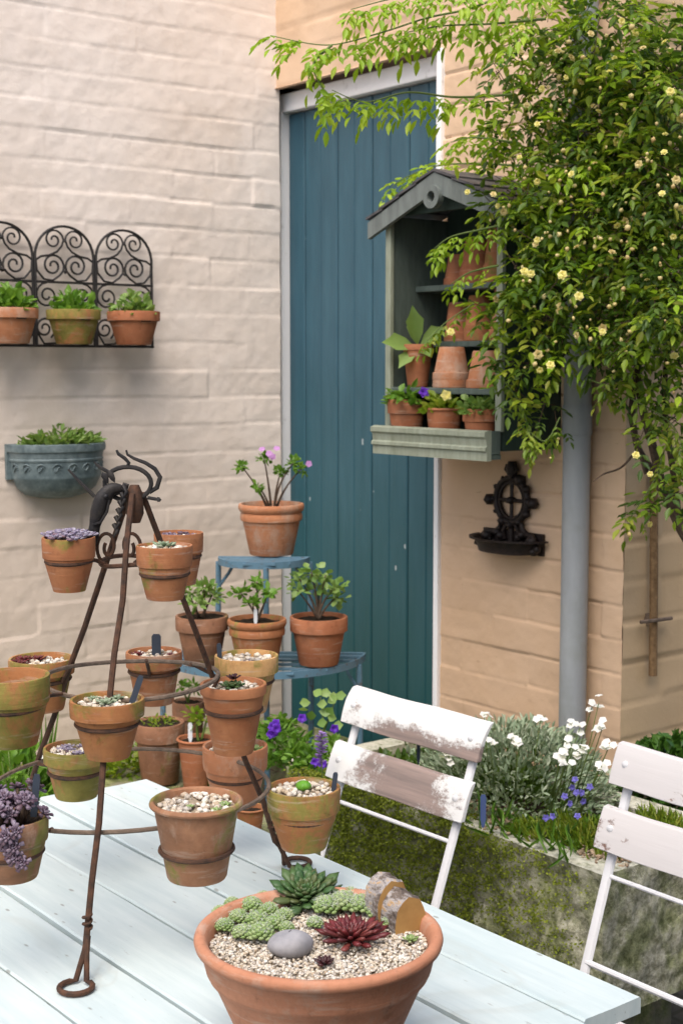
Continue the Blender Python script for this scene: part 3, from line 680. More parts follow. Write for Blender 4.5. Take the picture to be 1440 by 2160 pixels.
def label_stake(label, base, h, w_, mat, dirv=(0,0,1), face=(.7,-.6,0), name='plant_label', group='plant labels stuck in the pots'):
    d_ = unit(A(*dirv)); s_ = unit(np.cross(d_, unit(A(*face)))); n_ = np.cross(s_, d_); t = .0012
    q = [(-.5,.25*1e-9),(.5,0),(.5,.86),(.3,1),(-.3,1),(-.5,.86)]
    q = [(-.18,-.18),(.18,-.18),(.5,.12),(.5,.9),(.32,1),(-.32,1),(-.5,.9),(-.5,.12)]
    V = [A(*base)+s_*(u*w_)+d_*(v*h)+n_*e for e in (t,-t) for u, v in q]; m = len(q)
    mb = MB(); mb.add(V, [tuple(range(m-1,-1,-1)), tuple(range(m,2*m))]+[(k,(k+1)%m,m+(k+1)%m,m+k) for k in range(m)])
    r = thing(name, label, 'label', base, 0, group); r.name = name
    COL.objects.unlink(r); bpy.data.objects.remove(r)
    me = build(name, MBshift(mb, base), M[mat], smooth=False); me.location = [float(k) for k in base]
    return tag(me, label, 'label', group)
def MBshift(mb, b): mb.V = [v-np.array(b, float) for v in mb.V]; return mb
def ptop(t, dx=0, dy=0, dz=0): return A(*t.location)+A(dx, dy, t['fz']+dz)
RGT = _r.copy(); NEAR = -A(_f[0], _f[1], 0)/math.hypot(_f[0], _f[1])      # to the right of the view / towards the viewer, level

# ---------------------------------------------------------------- wire pot stand on the table
apex = A(-1.924, 1.105, 1.405)
feet = [A(-1.733, .899, TZ+.006), A(-1.928, 1.396, TZ+.006), A(-2.285, 1.045, TZ+.006)]
ps = thing('pot_stand', 'rusty three legged cone shaped wire pot stand with curled top on the table', 'plant stand', (-1.96, 1.10, TZ))
ax0 = A(-1.965, 1.10, TZ)
def axis(z): t = (z-TZ)/(1.405-TZ); return ax0*(1-t)+apex*t
for i, f in enumerate(feet):
    topp = apex + unit((f-apex)*A(1,1,0))*.012; gg = np.random.default_rng(i)
    P = [topp*(1-t)+f*t + A(0,0,.0) + gg.normal(size=3)*.0015 for t in np.linspace(0,.93,9)]
    mb = MB(); mb.tube(P, .0048, 8); lg = build('leg', mb, M['rust'], ps)
    out = unit((f-apex)*A(1,1,0)); c = P[-1]+(f-P[-1])*.75+out*.028; a0 = math.atan2(out[1], out[0]); 
    rr = .023
    loop = [P[-1], P[-1]*.6+(c-out*rr)*.4+A(0,0,.004)] + [A(c[0]+rr*math.cos(a0+math.pi+q), c[1]+rr*math.sin(a0+math.pi+q), TZ+.0055) for q in np.linspace(.35, 2*math.pi-.35, 16)] + [P[-1]*.55+(c-out*rr)*.45+A(.003,.003,.006), P[-1]+A(.003,.002,.012)]
    mb = MB(); mb.tube(loop, .0042, 7); build('foot_loop', mb, M['rust'], lg)
    mb = MB(); w_ = P[-1]+(P[-2]-P[-1])*.25; mb.tube([w_+A(.006*math.cos(q),.006*math.sin(q),.0015*q) for q in np.linspace(0,14,40)], .0022, 5); build('wire_binding', mb, M['rust'], lg)
def spl_(P, n=6):
    out = []
    for i in range(len(P)-1):
        p0, p1, p2, p3 = P[max(i-1,0)], P[i], P[i+1], P[min(i+2,len(P)-1)]
        for q in np.linspace(0,1,n)[:-1]: out.append(.5*((2*p1)+(p2-p0)*q+(2*p0-5*p1+4*p2-p3)*q**2+(3*p1-p0-3*p2+p3)*q**3))
    return np.array(out+[P[-1]])
def leg_at(i, z): f = feet[i]; t = (z-f[2])/(apex[2]-f[2]); return f*(1-t)+apex*t
def ringpts(c, r, n=56, wob=.003, seed=0):
    g = np.random.default_rng(seed); p = g.uniform(0,6.28,3); a = np.arange(n)/n*6.283
    return np.c_[c[0]+(r+wob*np.sin(2*a+p[0]))*np.cos(a), c[1]+(r+wob*np.sin(2*a+p[0]))*np.sin(a), c[2]+wob*np.sin(2*a+p[1])]
zr = (.928, 1.110, 1.298); rr_ = []
for k, z in enumerate(zr):
    c = sum(leg_at(i, z) for i in range(3))/3; r = np.mean([np.linalg.norm((leg_at(i, z)-c)[:2]) for i in range(3)])
    rr_.append((c, r)); mb = MB(); mb.tube(ringpts(c, r+.002, seed=k), .0036, 7, True); build('hoop', mb, M['rust_light'] if k < 2 else M['rust'], ps)
# curled finial, leaves and knob at the top
mb = MB(); c = apex+A(0,0,.004)-RGT*.010
E_ = lambda x, y: c + RGT*x + A(0,0,y) + NEAR*0
mb.tube([E_(.036*math.cos(a), .026*math.sin(a)+.012) for a in np.linspace(0, 6.283, 26)[:-1]], .0036, 7, True)
mb.tube([E_(x, y) for x, y in ((-.002,.036),(.002,.044),(-.004,.051),(-.014,.058),(-.017,.064))], [.003,.003,.003,.0028,.0018], 7)
mb.tube([E_(x, y) for x, y in ((-.002,.064),(.000,.057),(.010,.051),(.028,.044),(.042,.035),(.050,.022),(.045,.006),(.033,-.002))], [.0015,.002,.0026,.003,.0034,.0038,.004,.003], 7)
mb.tube([E_(x, y) for x, y in ((-.034,.008),(-.020,-.004),(-.004,.002),(-.001,.010),(-.008,.012))], [.0036,.004,.004,.0036,.0025], 7)
mb.tube([E_(x, y) for x, y in ((-.030,.030),(-.044,.038),(-.052,.046))], [.003,.0026,.0014], 6)
mb.tube([E_(x, y) for x, y in ((-.052,-.008),(-.072,.012),(-.092,.034))], [.003,.0028,.0016], 6)
mb.tube([E_(x, y) for x, y in ((.030,-.010),(.042,-.012),(.046,-.013))], [.0028,.0028,.0022], 7); mb.stones([E_(.047,-.013)], .0062, 2, 1)
build('finial', mb, M['black_iron'], ps)
mb = MB(); mb.tube([apex+A(0,0,z) for z in (-.045,-.03,.0,.014)], [.008,.014,.013,.007], 12); build('collar', mb, M['rust'], ps)
# long horse-like head hanging at the left of the collar, with ears and forelock
mb = MB(); hp = [E_(-.010,.004)+NEAR*.006, E_(-.024,.004)+NEAR*.012, E_(-.036,-.010)+NEAR*.014, E_(-.044,-.030)+NEAR*.014, E_(-.050,-.052)+NEAR*.014, E_(-.054,-.072)+NEAR*.013, E_(-.055,-.084)+NEAR*.012]
mb.tube(spl_(hp), np.interp(np.linspace(0,6,31), range(7), [.007,.010,.0135,.0125,.0085,.0095,.0055]), 10, flat=.7)
for k, (x, y) in enumerate(((-.030,-.006),(-.056,-.074),(-.049,-.078))): mb.stones([E_(x, y)+NEAR*.024], .0045, k, 1)
for x, y in ((-.028,.012),(-.018,.014)): mb.fat([E_(x, y)+NEAR*.012], [unit(A(0,0,1)+RGT*-.5)], [NEAR], [.022], [.010], [.005])
mb.tube([E_(x, y)+NEAR*.02 for x, y in ((-.052,-.050),(-.040,-.046),(-.030,-.030),(-.026,-.012))], .0022, 6)
mb.tube([E_(x, y)+NEAR*.02 for x, y in ((-.060,-.066),(-.050,-.062),(-.042,-.064))], .0022, 6)
for k in range(6):
    x, y = -.018-.003*k, .010-.012*k; mb.tube([E_(x+.012,y)+NEAR*.01, E_(x+.018,y-.010)+NEAR*.016, E_(x+.012,y-.020)+NEAR*.018], [.004,.0035,.001], 6)
build('horse_head', mb, M['black_iron'], ps, ang=60)
for s1 in (-1, 1):                                           # scrolls on the top hoop
    mb = MB(); c2 = rr_[2][0]+RGT*(-.02+.018*s1)+A(0,0,.025)
    P = [c2+RGT*(.016*(1-q/9)*math.cos(q)*s1)+A(0,0,.024*(1-q/11)*math.sin(q))+NEAR*.012 for q in np.linspace(-1.3, 7, 30)]
    mb.tube(P, .0028, 6); build('scroll', mb, M['rust'], ps)

STANDG = 'terracotta pots held in the wire stand'
def holder(rimc, R, h, taper, hz, band=.0035):
    """wire ring round a pot at height fraction hz, with an arm to the nearest hoop"""
    z = rimc[2]-h*(1-hz); r = R*(taper+(.93-taper)*hz)+.0022
    mb = MB(); mb.tube(ringpts((rimc[0], rimc[1], z), r, 40, .0006, 1), band, 7, True, flat=1.0)
    k = min(range(3), key=lambda q: abs(zr[q]-z)); c, rh = rr_[k]; v = unit((rimc-c)*A(1,1,0)); e = A(c[0]+v[0]*rh, c[1]+v[1]*rh, zr[k]); s0 = A(rimc[0]-v[0]*r, rimc[1]-v[1]*r, z)
    if np.linalg.norm(e-s0) > .004: mb.tube([s0, (s0+e)/2+A(0,0,.002), e], band*.9, 6)
    build('pot_ring', mb, M['rust'], ps)
def spot(label, px, py, w_, d_, hpx, style, mat, taper, hz, top='gravel', **k):
    rim = at(px, py, d_); R = w_/2*d_/3000.; h = hpx*d_/3000./math.cos(.2)
    t = pot(label, rim, R, h, style, mat, taper, top=top, name=k.pop('name','potted_succulent'), cat=k.pop('cat','potted plant'), group=STANDG, **k)
    holder(rim, R, h, taper, hz); return t, R
# --- top tier
t, R = spot('small pot heaped with lilac grey rosettes, highest pot left of the stand top', 145, 1133, 113, 2.16, 112, 'band', 'tc', .62, .55)
mb = MB(); g = np.random.default_rng(3)
for k in range(14): a = k*2.4; q = .78*R*math.sqrt((k+.5)/14); rosette(mb, (q*math.cos(a), q*math.sin(a), t['fz']+.016-.012*(q/R)**2), .019, 20, (.2,1.2), .5, .2, k, False)
build('rosettes', mb, M['lf_lilac'], t, ang=180, local=True)
t, R = spot('smooth clean orange pot with a tiny grey plant beside the upper right leg', 347, 1150, 120, 2.13, 112, 'band', 'tc', .66, .47, fill=.008)
mb = MB(); rosette(mb, (0, 0, t['fz']+.004), .022, 18, (.2,1.2), .45, .18, 4); build('rosette', mb, M['lf_silver'], t, ang=180, local=True)
t, R = spot('small orange pot tucked behind the highest right pot with a purple tinged plant', 377, 1123, 104, 2.40, 108, 'band', 'tc', .68, .55)
mb = MB(); g = np.random.default_rng(5)
for k in range(5): rosette(mb, (g.uniform(-.6,.6)*R, g.uniform(-.6,.6)*R, t['fz']+.003), .016, 16, (.3,1.2), .45, .2, k)
build('rosettes', mb, M['lf_purple'], t, ang=180, local=True)
# --- middle tier
t, R = spot('wide algae stained pot with sunken fill cut off by the left picture edge', 22, 1424, 166, 2.06, 145, 'band', 'tc_moss', .66, .55, fill=.030)
mb = MB(); g = np.random.default_rng(6)
for k in range(4): rosette(mb, (g.uniform(-.4,.4)*R, g.uniform(-.4,.4)*R, t['fz']+.004), .018, 18, (.2,1.2), .45, .2, k)
build('rosettes', mb, M['lf_cob'], t, ang=180, local=True)
t, R = spot('pot with dark red rosettes on pale gravel behind the left leg of the stand', 88, 1388, 138, 2.38, 108, 'classic', 'tc_moss', .66, .60)
mb = MB()
for k, (x, y, s_) in enumerate(((-.55,-.2,.020),(-.15,-.35,.018),(-.5,.35,.016),(-.75,.1,.014))): p = (RGT*x+NEAR*y)*R; rosette(mb, (p[0], p[1], t['fz']+.004), s_, 26, (.15,1.3), .38, .15, k)
build('rosettes', mb, M['lf_red'], t, ang=180, local=True)
t, R = spot('pot with dark slate label resting against the far side of the middle hoop', 325, 1374, 119, 2.47, 108, 'classic', 'tc', .68, .62, fill=.010)
mb = MB()
for k, (x, y, s_) in enumerate(((-.55,.1,.016),(.6,.2,.013))): p = (RGT*x+NEAR*y)*R; rosette(mb, (p[0], p[1], t['fz']+.003), s_, 20, (.15,1.3), .4, .15, k)
build('rosettes', mb, M['lf_red'], t, ang=180, local=True)
label_stake('dark slate label standing in the pot at the back of the middle hoop', ptop(t, 0, .005, 0), .040, .016, 'slate')
t, R = spot('buff banded pot of gravel with a grey rosette facing us on the middle hoop', 226, 1474, 158, 2.09, 122, 'classic', 'tc_moss', .60, .58, gs=.005)
mb = MB()
for k, (x, y, s_) in enumerate(((0,.2,.018),(.2,-.35,.014),(-.4,-.3,.012))): p = (RGT*x+NEAR*y)*R; rosette(mb, (p[0], p[1], t['fz']+.006), s_, 24, (.2,1.3), .42, .2, k)
build('rosettes', mb, M['lf_silver'], t, ang=180, local=True)
p = ptop(t)+(RGT*.62+NEAR*-.1)*R; label_stake('blue grey slate label leaning from the buff banded pot', p, .048, .009, 'slate', RGT*.35+A(0,0,1))
t, R = spot('tall slim orange pot with one small red and green rosette right of the stand', 492, 1441, 142, 2.27, 145, 'long', 'tc', .60, .62, gs=.0042)
t2 = t; mb = MB(); rosette(mb, (0, 0, t['fz']+.004), .024, 34, (.15,1.3), .40, .15, 3); build('rosette', mb, M['lf_semp'], t, ang=180, local=True)
mb = MB(); p = NEAR*-.008; rosette(mb, (p[0], p[1], t['fz']+.016), .016, 22, (.3,1.3), .40, .15, 4); build('rosette', mb, M['lf_blackred'], t, ang=180, local=True)
t, R = spot('buff yellow pot of pale gravel with a black label behind the tall slim pot', 520, 1382, 135, 2.48, 118, 'classic', 'tc_yellow', .62, .55, gs=.0055)
mb = MB(); p = (RGT*.1+NEAR*.5)*R; rosette(mb, (p[0], p[1], t['fz']+.004), .012, 18, (.15,1.3), .4, .15, 2); build('rosette', mb, M['lf_purple'], t, ang=180, local=True)
p = ptop(t)+(RGT*-.82+NEAR*.1)*R; label_stake('black label at the rim of the buff yellow pot', p, .034, .008, 'slate', RGT*-.05+A(0,0,1))
# --- bottom tier
t, R = spot('pot spilling dark purple succulents down its side at the left picture edge', 22, 1722, 160, 1.98, 128, 'band', 'tc_aged', .70, .42, fill=.006, top='soil')
mb = MB(); g = np.random.default_rng(9); st_ = MB()
for k in range(24):
    a = g.random()*6.28; q = R*g.uniform(.1,.95); hh = g.uniform(.012,.050)*(1.25-q/R*.6)
    p = A(q*math.cos(a), q*math.sin(a), t['fz']+hh); rosette(mb, p, g.uniform(.013,.019), 20, (.0,1.2), .5, .26, k, False, up=unit(A(math.cos(a)*.7, math.sin(a)*.7, .8)))
    st_.tube([A(q*.7*math.cos(a), q*.7*math.sin(a), t['fz']), p], .0025, 5)
for k in range(7):
    p = RGT*R*g.uniform(.05,.55)+NEAR*R*g.uniform(.90,1.10); rosette(mb, A(p[0], p[1], t['fz']+.004-.0075*k), g.uniform(.012,.017), 18, (.0,1.2), .5, .26, k+40, False, up=unit(NEAR*1.1+A(0,0,.4)))
build('rosettes', mb, M['lf_purple'], t, ang=180, local=True); build('stem', st_, M['bark'], t, ang=180, local=True)
p = ptop(t)+(RGT*.55+NEAR*-.3)*R; label_stake('black label sticking up among the dark purple succulents', p, .062, .010, 'slate', RGT*.1+A(0,0,1))
t, R = spot('green algae covered pot at the back left of the lowest hoop', 160, 1576, 136, 2.36, 104, 'classic', 'tc_green', .66, .52, fill=.010)
mb = MB(); g = np.random.default_rng(8)
for k in range(6): rosette(mb, (g.uniform(-.6,.6)*R, g.uniform(-.6,.6)*R, t['fz']+.003), .014, 18, (.2,1.2), .5, .2, k)
build('rosettes', mb, M['lf_lilac'], t, ang=180, local=True)
t, R = spot('big rolled rim pot of pale gravel with tiny green shoots nearest on the stand', 414, 1686, 199, 2.03, 165, 'rolled', 'tc_aged', .64, .36, gs=.0048, fill=.012)
mb = MB()
for k, (x, y) in enumerate(((.62,.1),(.45,.45),(-.1,.2),(.7,.3))): p = (RGT*x+NEAR*y)*R; rosette(mb, (p[0], p[1], t['fz']+.004), (.012,.010,.008,.007)[k], 18, (.3,1.3), .5, .3, k)
build('shoots', mb, M['lf_cob'], t, ang=180, local=True)
t, R = spot('pot with one round bright green cactus and a dark label beside the chair', 640, 1660, 156, 2.30, 128, 'band', 'tc_moss', .62, .52, gs=.0055, fill=.009)
mb = MB(); a = np.arange(32)/32*6.283; rad = 1+.06*np.cos(a*8)
V = []; prof = [(.35,0),(.85,.25),(1.,.55),(.95,.85),(.72,1.12),(.35,1.28),(.02,1.32)]
for r0, z in prof: V.append(np.c_[r0*rad*np.cos(a)*.0125, r0*rad*np.sin(a)*.0125, np.full(32, t['fz']+.003+z*.0125)])
mb.add(np.concatenate(V), [(i*32+k, i*32+(k+1)%32, (i+1)*32+(k+1)%32, (i+1)*32+k) for i in range(6) for k in range(32)]); build('cactus', mb, M['lf_cactus'], t, ang=180, local=True)
p = ptop(t)+(RGT*.80+NEAR*.15)*R; label_stake('dark blue label in the pot with the round green cactus', p, .036, .008, 'slate', RGT*.12+A(0,0,1))
t, R = spot('pale orange pot with a white rosette partly hidden by the tall slim pot', 496, 1572, 138, 2.50, 125, 'band', 'tc_bloom', .66, .48)
mb = MB(); p = (RGT*.62+NEAR*.2)*R; rosette(mb, (p[0], p[1], t['fz']+.005), .019, 24, (.2,1.3), .45, .2, 3); build('rosette', mb, M['lf_cob'], t, ang=180, local=True)

# ---------------------------------------------------------------- big bowl on the table
bd = 1.73; bc = at(672, 1962, bd); bR = 262/3000*bd; bz = bc[2]; bh = bz-TZ-.001
bl = thing('terracotta_bowl', 'wide shallow terracotta bowl planted as a succulent garden at the table front', 'bowl', (bc[0], bc[1], TZ+.001))
pr = [(0,0),(bR*.46,0),(bR*.49,.004),(bR*.60,bh*.20),(bR*.725,bh*.45),(bR*.81,bh*.62),(bR*.855,bh*.70),(bR*.885,bh*.725),(bR*.905,bh*.76),(bR*.945,bh*.90),(bR*.965,bh*.915),(bR*.99,bh*.93),(bR,bh*.96),(bR*.992,bh*.985),(bR*.97,bh),(bR*.93,bh*.998),(bR*.90,bh*.975),(bR*.885,bh*.93),(bR*.875,bh*.86),(0,bh*.86)]
mb = MB(); mb.lathe(pr, 96, wob=.002, seed=3); build('bowl_body', mb, M['tc_bowl'], bl, ang=50, local=True)
fz = bh*.875; mb = MB(); q = 40; a = np.arange(q)/q*6.283
mb.add([(0,0,fz)]+[(bR*.88*math.cos(x), bR*.88*math.sin(x), fz) for x in a], [(0,1+k,1+(k+1)%q) for k in range(q)]); build('soil', mb, M['gravel_base'], bl, local=True)
g = np.random.default_rng(21); n = 6500; r0 = bR*.872*np.sqrt(g.random(n)); a = g.random(n)*6.283
mb = MB(); mb.stones(np.c_[r0*np.cos(a), r0*np.sin(a), fz+.001+g.uniform(0,.004,n)], .0024, 4); o = build('gravel', mb, M['gravel'], bl, local=True, ang=180); o['kind'] = 'stuff'
FZ = TZ+.001+fz+.004
def bowl_at(x, y): return atz(x, y, FZ)
def plant_thing(name, label, p, mbm, cat='plant', group=None):
    t = thing(name, label, cat, p, 0, group)
    for nm, mb_, m_ in mbm: build(nm, mb_, m_, t, ang=180)
    return t
# woolly pale clusters
def woolly(label, spots, seed, web=170):
    mb = MB(); cw = MB(); g = np.random.default_rng(seed); P = []; spots = [(x, y, s_*(.78 if web < 300 else .86)*g.uniform(.85,1.15)) for x, y, s_ in spots]
    for (x, y, s_) in spots:
        p = bowl_at(x, y); P.append(p); nn = 46
        k_ = np.arange(46); el = np.arcsin(-.15+1.13*(k_+.5)/46); az = k_*2.39996; D = np.c_[np.cos(az)*np.cos(el), np.sin(az)*np.cos(el), np.sin(el)]
        mb.fat(np.repeat([p+A(0,0,s_*.30)],46,0)+D*s_*.12, unit(D+A(0,0,.35)), unit(A(0,0,1.2)-D), s_*.92, s_*.42, s_*.26, 0, .72)
        d_ = rdir(70, g); d_[:,2] = np.abs(d_[:,2])*1.1+.15; d_ = unit(d_)
        m_ = web; aa = g.random(m_)*6.283; q = s_*.66*np.sqrt(g.random(m_)); zz = s_*1.22-.75*q*q/s_
        b = p+np.c_[q*np.cos(aa), q*np.sin(aa), zz]; D = unit(np.c_[g.normal(size=(m_,2)), g.normal(size=m_)*.15])
        cw.leaves(b, D, A(0,0,1), s_*.40, .00055, .0, .05)
    plant_thing('cobweb_houseleek', label, np.mean(P, 0), [('rosettes', mb, M['lf_cob']), ('cobweb', cw, M['cobweb'])])
woolly('plump pale green cobweb houseleek clump at the left of the bowl', [(474,1966,.020),(512,1982,.021),(550,1986,.022),(466,1940,.018),(503,1948,.021),(543,1955,.021),(582,1962,.020),(490,1918,.018),(530,1926,.020),(568,1932,.020),(600,1942,.017),(556,1905,.016),(604,1968,.015)], 3)
woolly('white webbed houseleek clump behind the red rosette in the bowl', [(688,1930,.021),(724,1924,.023),(762,1928,.023),(796,1938,.020),(664,1958,.016),(822,1956,.015),(738,1902,.018),(780,1908,.018)], 5, 420)
mb = MB(); p = bowl_at(645, 1905); rosette(mb, p+A(0,0,.008), .052, 70, (.25,1.3), .32, .12, 2, up=unit(A(0,0,1)+NEAR*.35))
for k, (x, y, s_) in enumerate(((600,1905,.024),(690,1888,.026),(630,1918,.02))): rosette(mb, bowl_at(x, y)+A(0,0,.004), s_, 30, (.2,1.25), .32, .12, k+7)
plant_thing('houseleek', 'large dark green houseleek rosette at the back of the bowl', p, [('rosettes', mb, M['lf_semp'])])
mb = MB(); p = bowl_at(742, 1988); rosette(mb, p+A(0,0,.003), .050, 66, (.10,1.2), .21, .13, 5)
rosette(mb, bowl_at(705, 1980)+A(0,0,.003), .022, 30, (.2,1.2), .24, .14, 6)
plant_thing('houseleek', 'spiky deep red houseleek rosette at the middle of the bowl', p, [('rosettes', mb, M['lf_red'])])
mb = MB(); p = bowl_at(765, 1897); rosette(mb, p+A(0,0,.004), .016, 26, (.2,1.2), .36, .18, 5); plant_thing('houseleek', 'small black red houseleek near the piece of bark', p, [('rosette', mb, M['lf_blackred'])])
mb = MB(); p = bowl_at(684, 2038); rosette(mb, p+A(0,0,.002), .016, 26, (.3,1.3), .42, .22, 6); plant_thing('houseleek', 'small maroon houseleek at the front of the bowl beside the stone', p, [('rosette', mb, M['lf_blackred'])])
mb = MB(); p = bowl_at(866, 1988); rosette(mb, p+A(0,0,.002), .013, 24, (.2,1.3), .42, .22, 8); plant_thing('houseleek', 'tiny yellow green houseleek at the right of the bowl', p, [('rosette', mb, M['lf_cob'])])
mb = MB(); p = bowl_at(612, 2012); g = np.random.default_rng(2); a = np.linspace(0,6.283,25)[:-1]; V = []
for e in np.linspace(-1.5,1.5,13):
    k = 1+.05*np.sin(3*a+e)+.04*np.sin(2*a-2*e); V.append(np.c_[.0275*math.cos(e)*np.cos(a)*k, .021*math.cos(e)*np.sin(a)*k, .012+.0165*math.sin(e)*(1+.08*np.cos(a))])
V = np.concatenate(V); ca, sa = RGT[0], RGT[1]; V = np.c_[V[:,0]*ca-V[:,1]*sa, V[:,0]*sa+V[:,1]*ca, V[:,2]]
mb.add(V, [(i*24+k, i*24+(k+1)%24, (i+1)*24+(k+1)%24, (i+1)*24+k) for i in range(12) for k in range(24)])
s = NT('grey_stone'); n = s.noise(60,5,.7); s.bump(n,.3,.002); gm = s.fin(s.ramp(s.noise(25,5,.65), [(.3,(.20,.20,.215)),(.7,(.36,.35,.36))]), .75)
o = build('stone', MBshift(mb, (0,0,0)), gm, ang=180); o.location = p; tag(o, 'smooth rounded grey stone lying on the gravel of the bowl', 'stone')
# piece of bark log
p = bowl_at(866, 1966); ang = math.atan2(*(NEAR*.75+RGT*.42)[[1,0]]); f_ = unit(NEAR*.85+RGT*.45); s_ = np.cross(f_, A(0,0,1))*-1
sec = [(-.020,-.006),(-.022,.006),(-.0215,.018),(-.019,.030),(-.012,.039),(-.003,.046),(.006,.043),(.013,.041),(.019,.028),(.0235,.014),(.021,.004),(.022,-.006)]
def logpiece(mb, q0, L, sc, seed):
    g = np.random.default_rng(seed); nl = 7; V = []; m_ = len(sec)
    for i in range(nl):
        k = sc*(1+g.uniform(-.03,.03)); V += [q0 - f_*(L*i/(nl-1)) + s_*(u*k*(1+g.uniform(-.03,.03))) + A(0,0,v*k*(1+g.uniform(-.03,.03))) for u, v in sec]
    F = [(i*m_+k, (i+1)*m_+k, (i+1)*m_+k+1, i*m_+k+1) for i in range(nl-1) for k in range(m_-1)]
    mb.add(V, F, 0); mb.add(V[:m_], [tuple(range(m_))], 1); mb.add(V[-m_:], [tuple(range(m_-1,-1,-1))], 1)
lg = thing('bark_log', 'small cut log with flaking grey bark standing in the right of the bowl', 'log', p)
def m_bark():
    s = NT('flaking_bark'); n = s.noise(28, 6, .75, co=s.map((1,1,2.2))); n2 = s.noise(90,4,.7)
    col = s.ramp(n, [(.34,(.045,.032,.026)),(.46,(.15,.115,.09)),(.55,(.36,.34,.33)),(.61,(.44,.28,.13)),(.8,(.20,.11,.05))]); s.bump(s.math('ADD', n, s.math('MULTIPLY', n2,.4)), .9, .006); return s.fin(col,.85)
def m_cut():
    s = NT('cut_wood'); n = s.noise(22,5,.6); col = s.ramp(n, [(.3,(.30,.165,.05)),(.7,(.46,.27,.09))]); s.bump(s.noise(150,3),.3,.001); return s.fin(col,.8)
MBK, MCT = m_bark(), m_cut()
mb = MB(); logpiece(mb, p, .036, 1.0, 1); build('log_front', mb, [MBK, MCT], lg, ang=60)
mb = MB(); logpiece(mb, p-f_*.0365-s_*.004+A(0,0,.007), .034, 1.06, 2); build('log_back', mb, [MBK, MCT], lg, ang=60)

# ---------------------------------------------------------------- blue tiered plant stand in the corner and its pots
sc_ = A(-3.41, 2.39, 0)                                     # middle of the straight back of the half round shelves
fd = unit(A(.75, -.66, 0)); sdv = A(-fd[1], fd[0], 0)       # the shelves face this way
st = thing('plant_stand', 'blue painted iron half round two tier plant stand before the door', 'plant stand', (sc_[0], sc_[1], LT))
def half(r, z, t=.010, slats=5):
    mb = MB(); a = np.linspace(-math.pi/2, math.pi/2, 25)
    P = [sc_ + fd*r*math.cos(q) + sdv*r*math.sin(q) + A(0,0,z) for q in a]
    for i in range(24):
        p, q = P[i], P[i+1]; o0 = unit(p-sc_-A(0,0,z)); o1 = unit(q-sc_-A(0,0,z))
        V = [p-A(0,0,t), p+A(0,0,t), p-o0*.006+A(0,0,t), p-o0*.006-A(0,0,t), q-A(0,0,t), q+A(0,0,t), q-o1*.006+A(0,0,t), q-o1*.006-A(0,0,t)]
        mb.add(V, [(0,1,5,4),(1,2,6,5),(2,3,7,6),(3,0,4,7)] + ([(0,3,2,1)] if i == 0 else []) + ([(4,5,6,7)] if i == 23 else []))
    mb.box(sc_+A(0,0,z), (.014, 2*r, .018), math.atan2(fd[1], fd[0]))
    for k in range(slats):
        u = r*(k+.6)/slats; L = 2*math.sqrt(max(.0004, r*r-u*u))-.012
        mb.box(sc_+fd*u+A(0,0,z+.004), (.020, L, .006), math.atan2(fd[1], fd[0]))
    return mb
# top tier r .135 at z 1.03, lower tier r .26 at .755
build('shelf', half(.135, 1.036), M['blue_iron'], st, ang=30)
build('shelf', half(.300, .752), M['blue_iron'], st, ang=30)
for (q, r, z1) in ((-math.pi/2, .135, 1.03), (math.pi/2, .135, 1.03), (0.15, .135, 1.03), (-1.25, .300, .745), (1.25, .300, .745), (0., .300, .745)):
    o_ = fd*math.cos(q)+sdv*math.sin(q); p = sc_+o_*r; mb = MB()
    zf = LT if p[0] < -3.47 else .004; mb.tube([p+A(0,0,zf), p+A(0,0,(LT+z1)/2)+o_*.004, p+A(0,0,z1)], .0085, 8); mb.tube([p+A(0,0,z1-.075), p-o_*.03+A(0,0,z1-.035), p-o_*.045+A(0,0,z1-.008)], .005, 6)
    build('leg', mb, M['blue_iron'], st)
PG = 'terracotta pots by the blue plant stand'
def gpot(label, px, py, w_, d_, hpx, style, mat, taper, z0=None, name='potted_shrub', **k):
    rim = at(px, py, d_); R = w_/2*d_/3000.; h = hpx*d_/3000.
    if z0 is not None: h = rim[2]-z0
    return pot(label, rim, R, h, style, mat, taper, top='soil', name=name, cat=k.pop('cat','potted plant'), group=k.pop('group',PG), **k), R
def stems_and_leaves(t, R, stems, lmat, L, W, nl, seed, clump=.03, smat='bark', flowers=None, leafname='foliage', spread=1.0, fold=.12):
    g = np.random.default_rng(seed); mb = MB(); lf = MB(); fz = t['fz']
    for (x, y, hx, hy, hh) in stems:
        p0 = A(*(RGT*x*R+NEAR*y*R)) + A(0,0,fz); p1 = p0 + RGT*hx + NEAR*hy + A(0,0,hh)
        mid = (p0+p1)/2 + RGT*hx*-.25 + g.normal(size=3)*.006
        P = [p0*(1-s)**2+mid*2*s*(1-s)+p1*s*s for s in np.linspace(0,1,8)]; mb.tube(P, np.linspace(.0042,.0016,8), 6)
        n = nl; d_ = rdir(n, g); c = p1 + d_*clump*g.uniform(.2,1,(n,1))*A(1,1,.8)*spread
        D = unit(d_+A(0,0,.25)); lf.leaves(c-D*L*.3, D, unit(A(0,0,1)+g.normal(size=(n,3))*.6), L*g.uniform(.65,1.15,n), W*g.uniform(.75,1.15,n), fold, .15)
    build('stem', mb, M[smat], t, ang=180, local=True); build(leafname, lf, M[lmat], t, ang=180, local=True)
    return
t, R = gpot('large terracotta pot with limed foot and mauve flowered plant on the top shelf', 572, 1062, 139, 4.22, 110, 'double', 'tc_bloom', .66, z0=1.047, fill=.016)
stems_and_leaves(t, R, [(-.1,.1,-.075,0,.125),(0,0,-.02,.01,.15),(.1,0,.055,0,.135),(-.05,.1,-.03,.02,.07),(.1,0,.02,0,.11),(.15,-.1,.075,.02,.12)], 'lf_bright', .019, .015, 26, 3, .026)
g = np.random.default_rng(4)
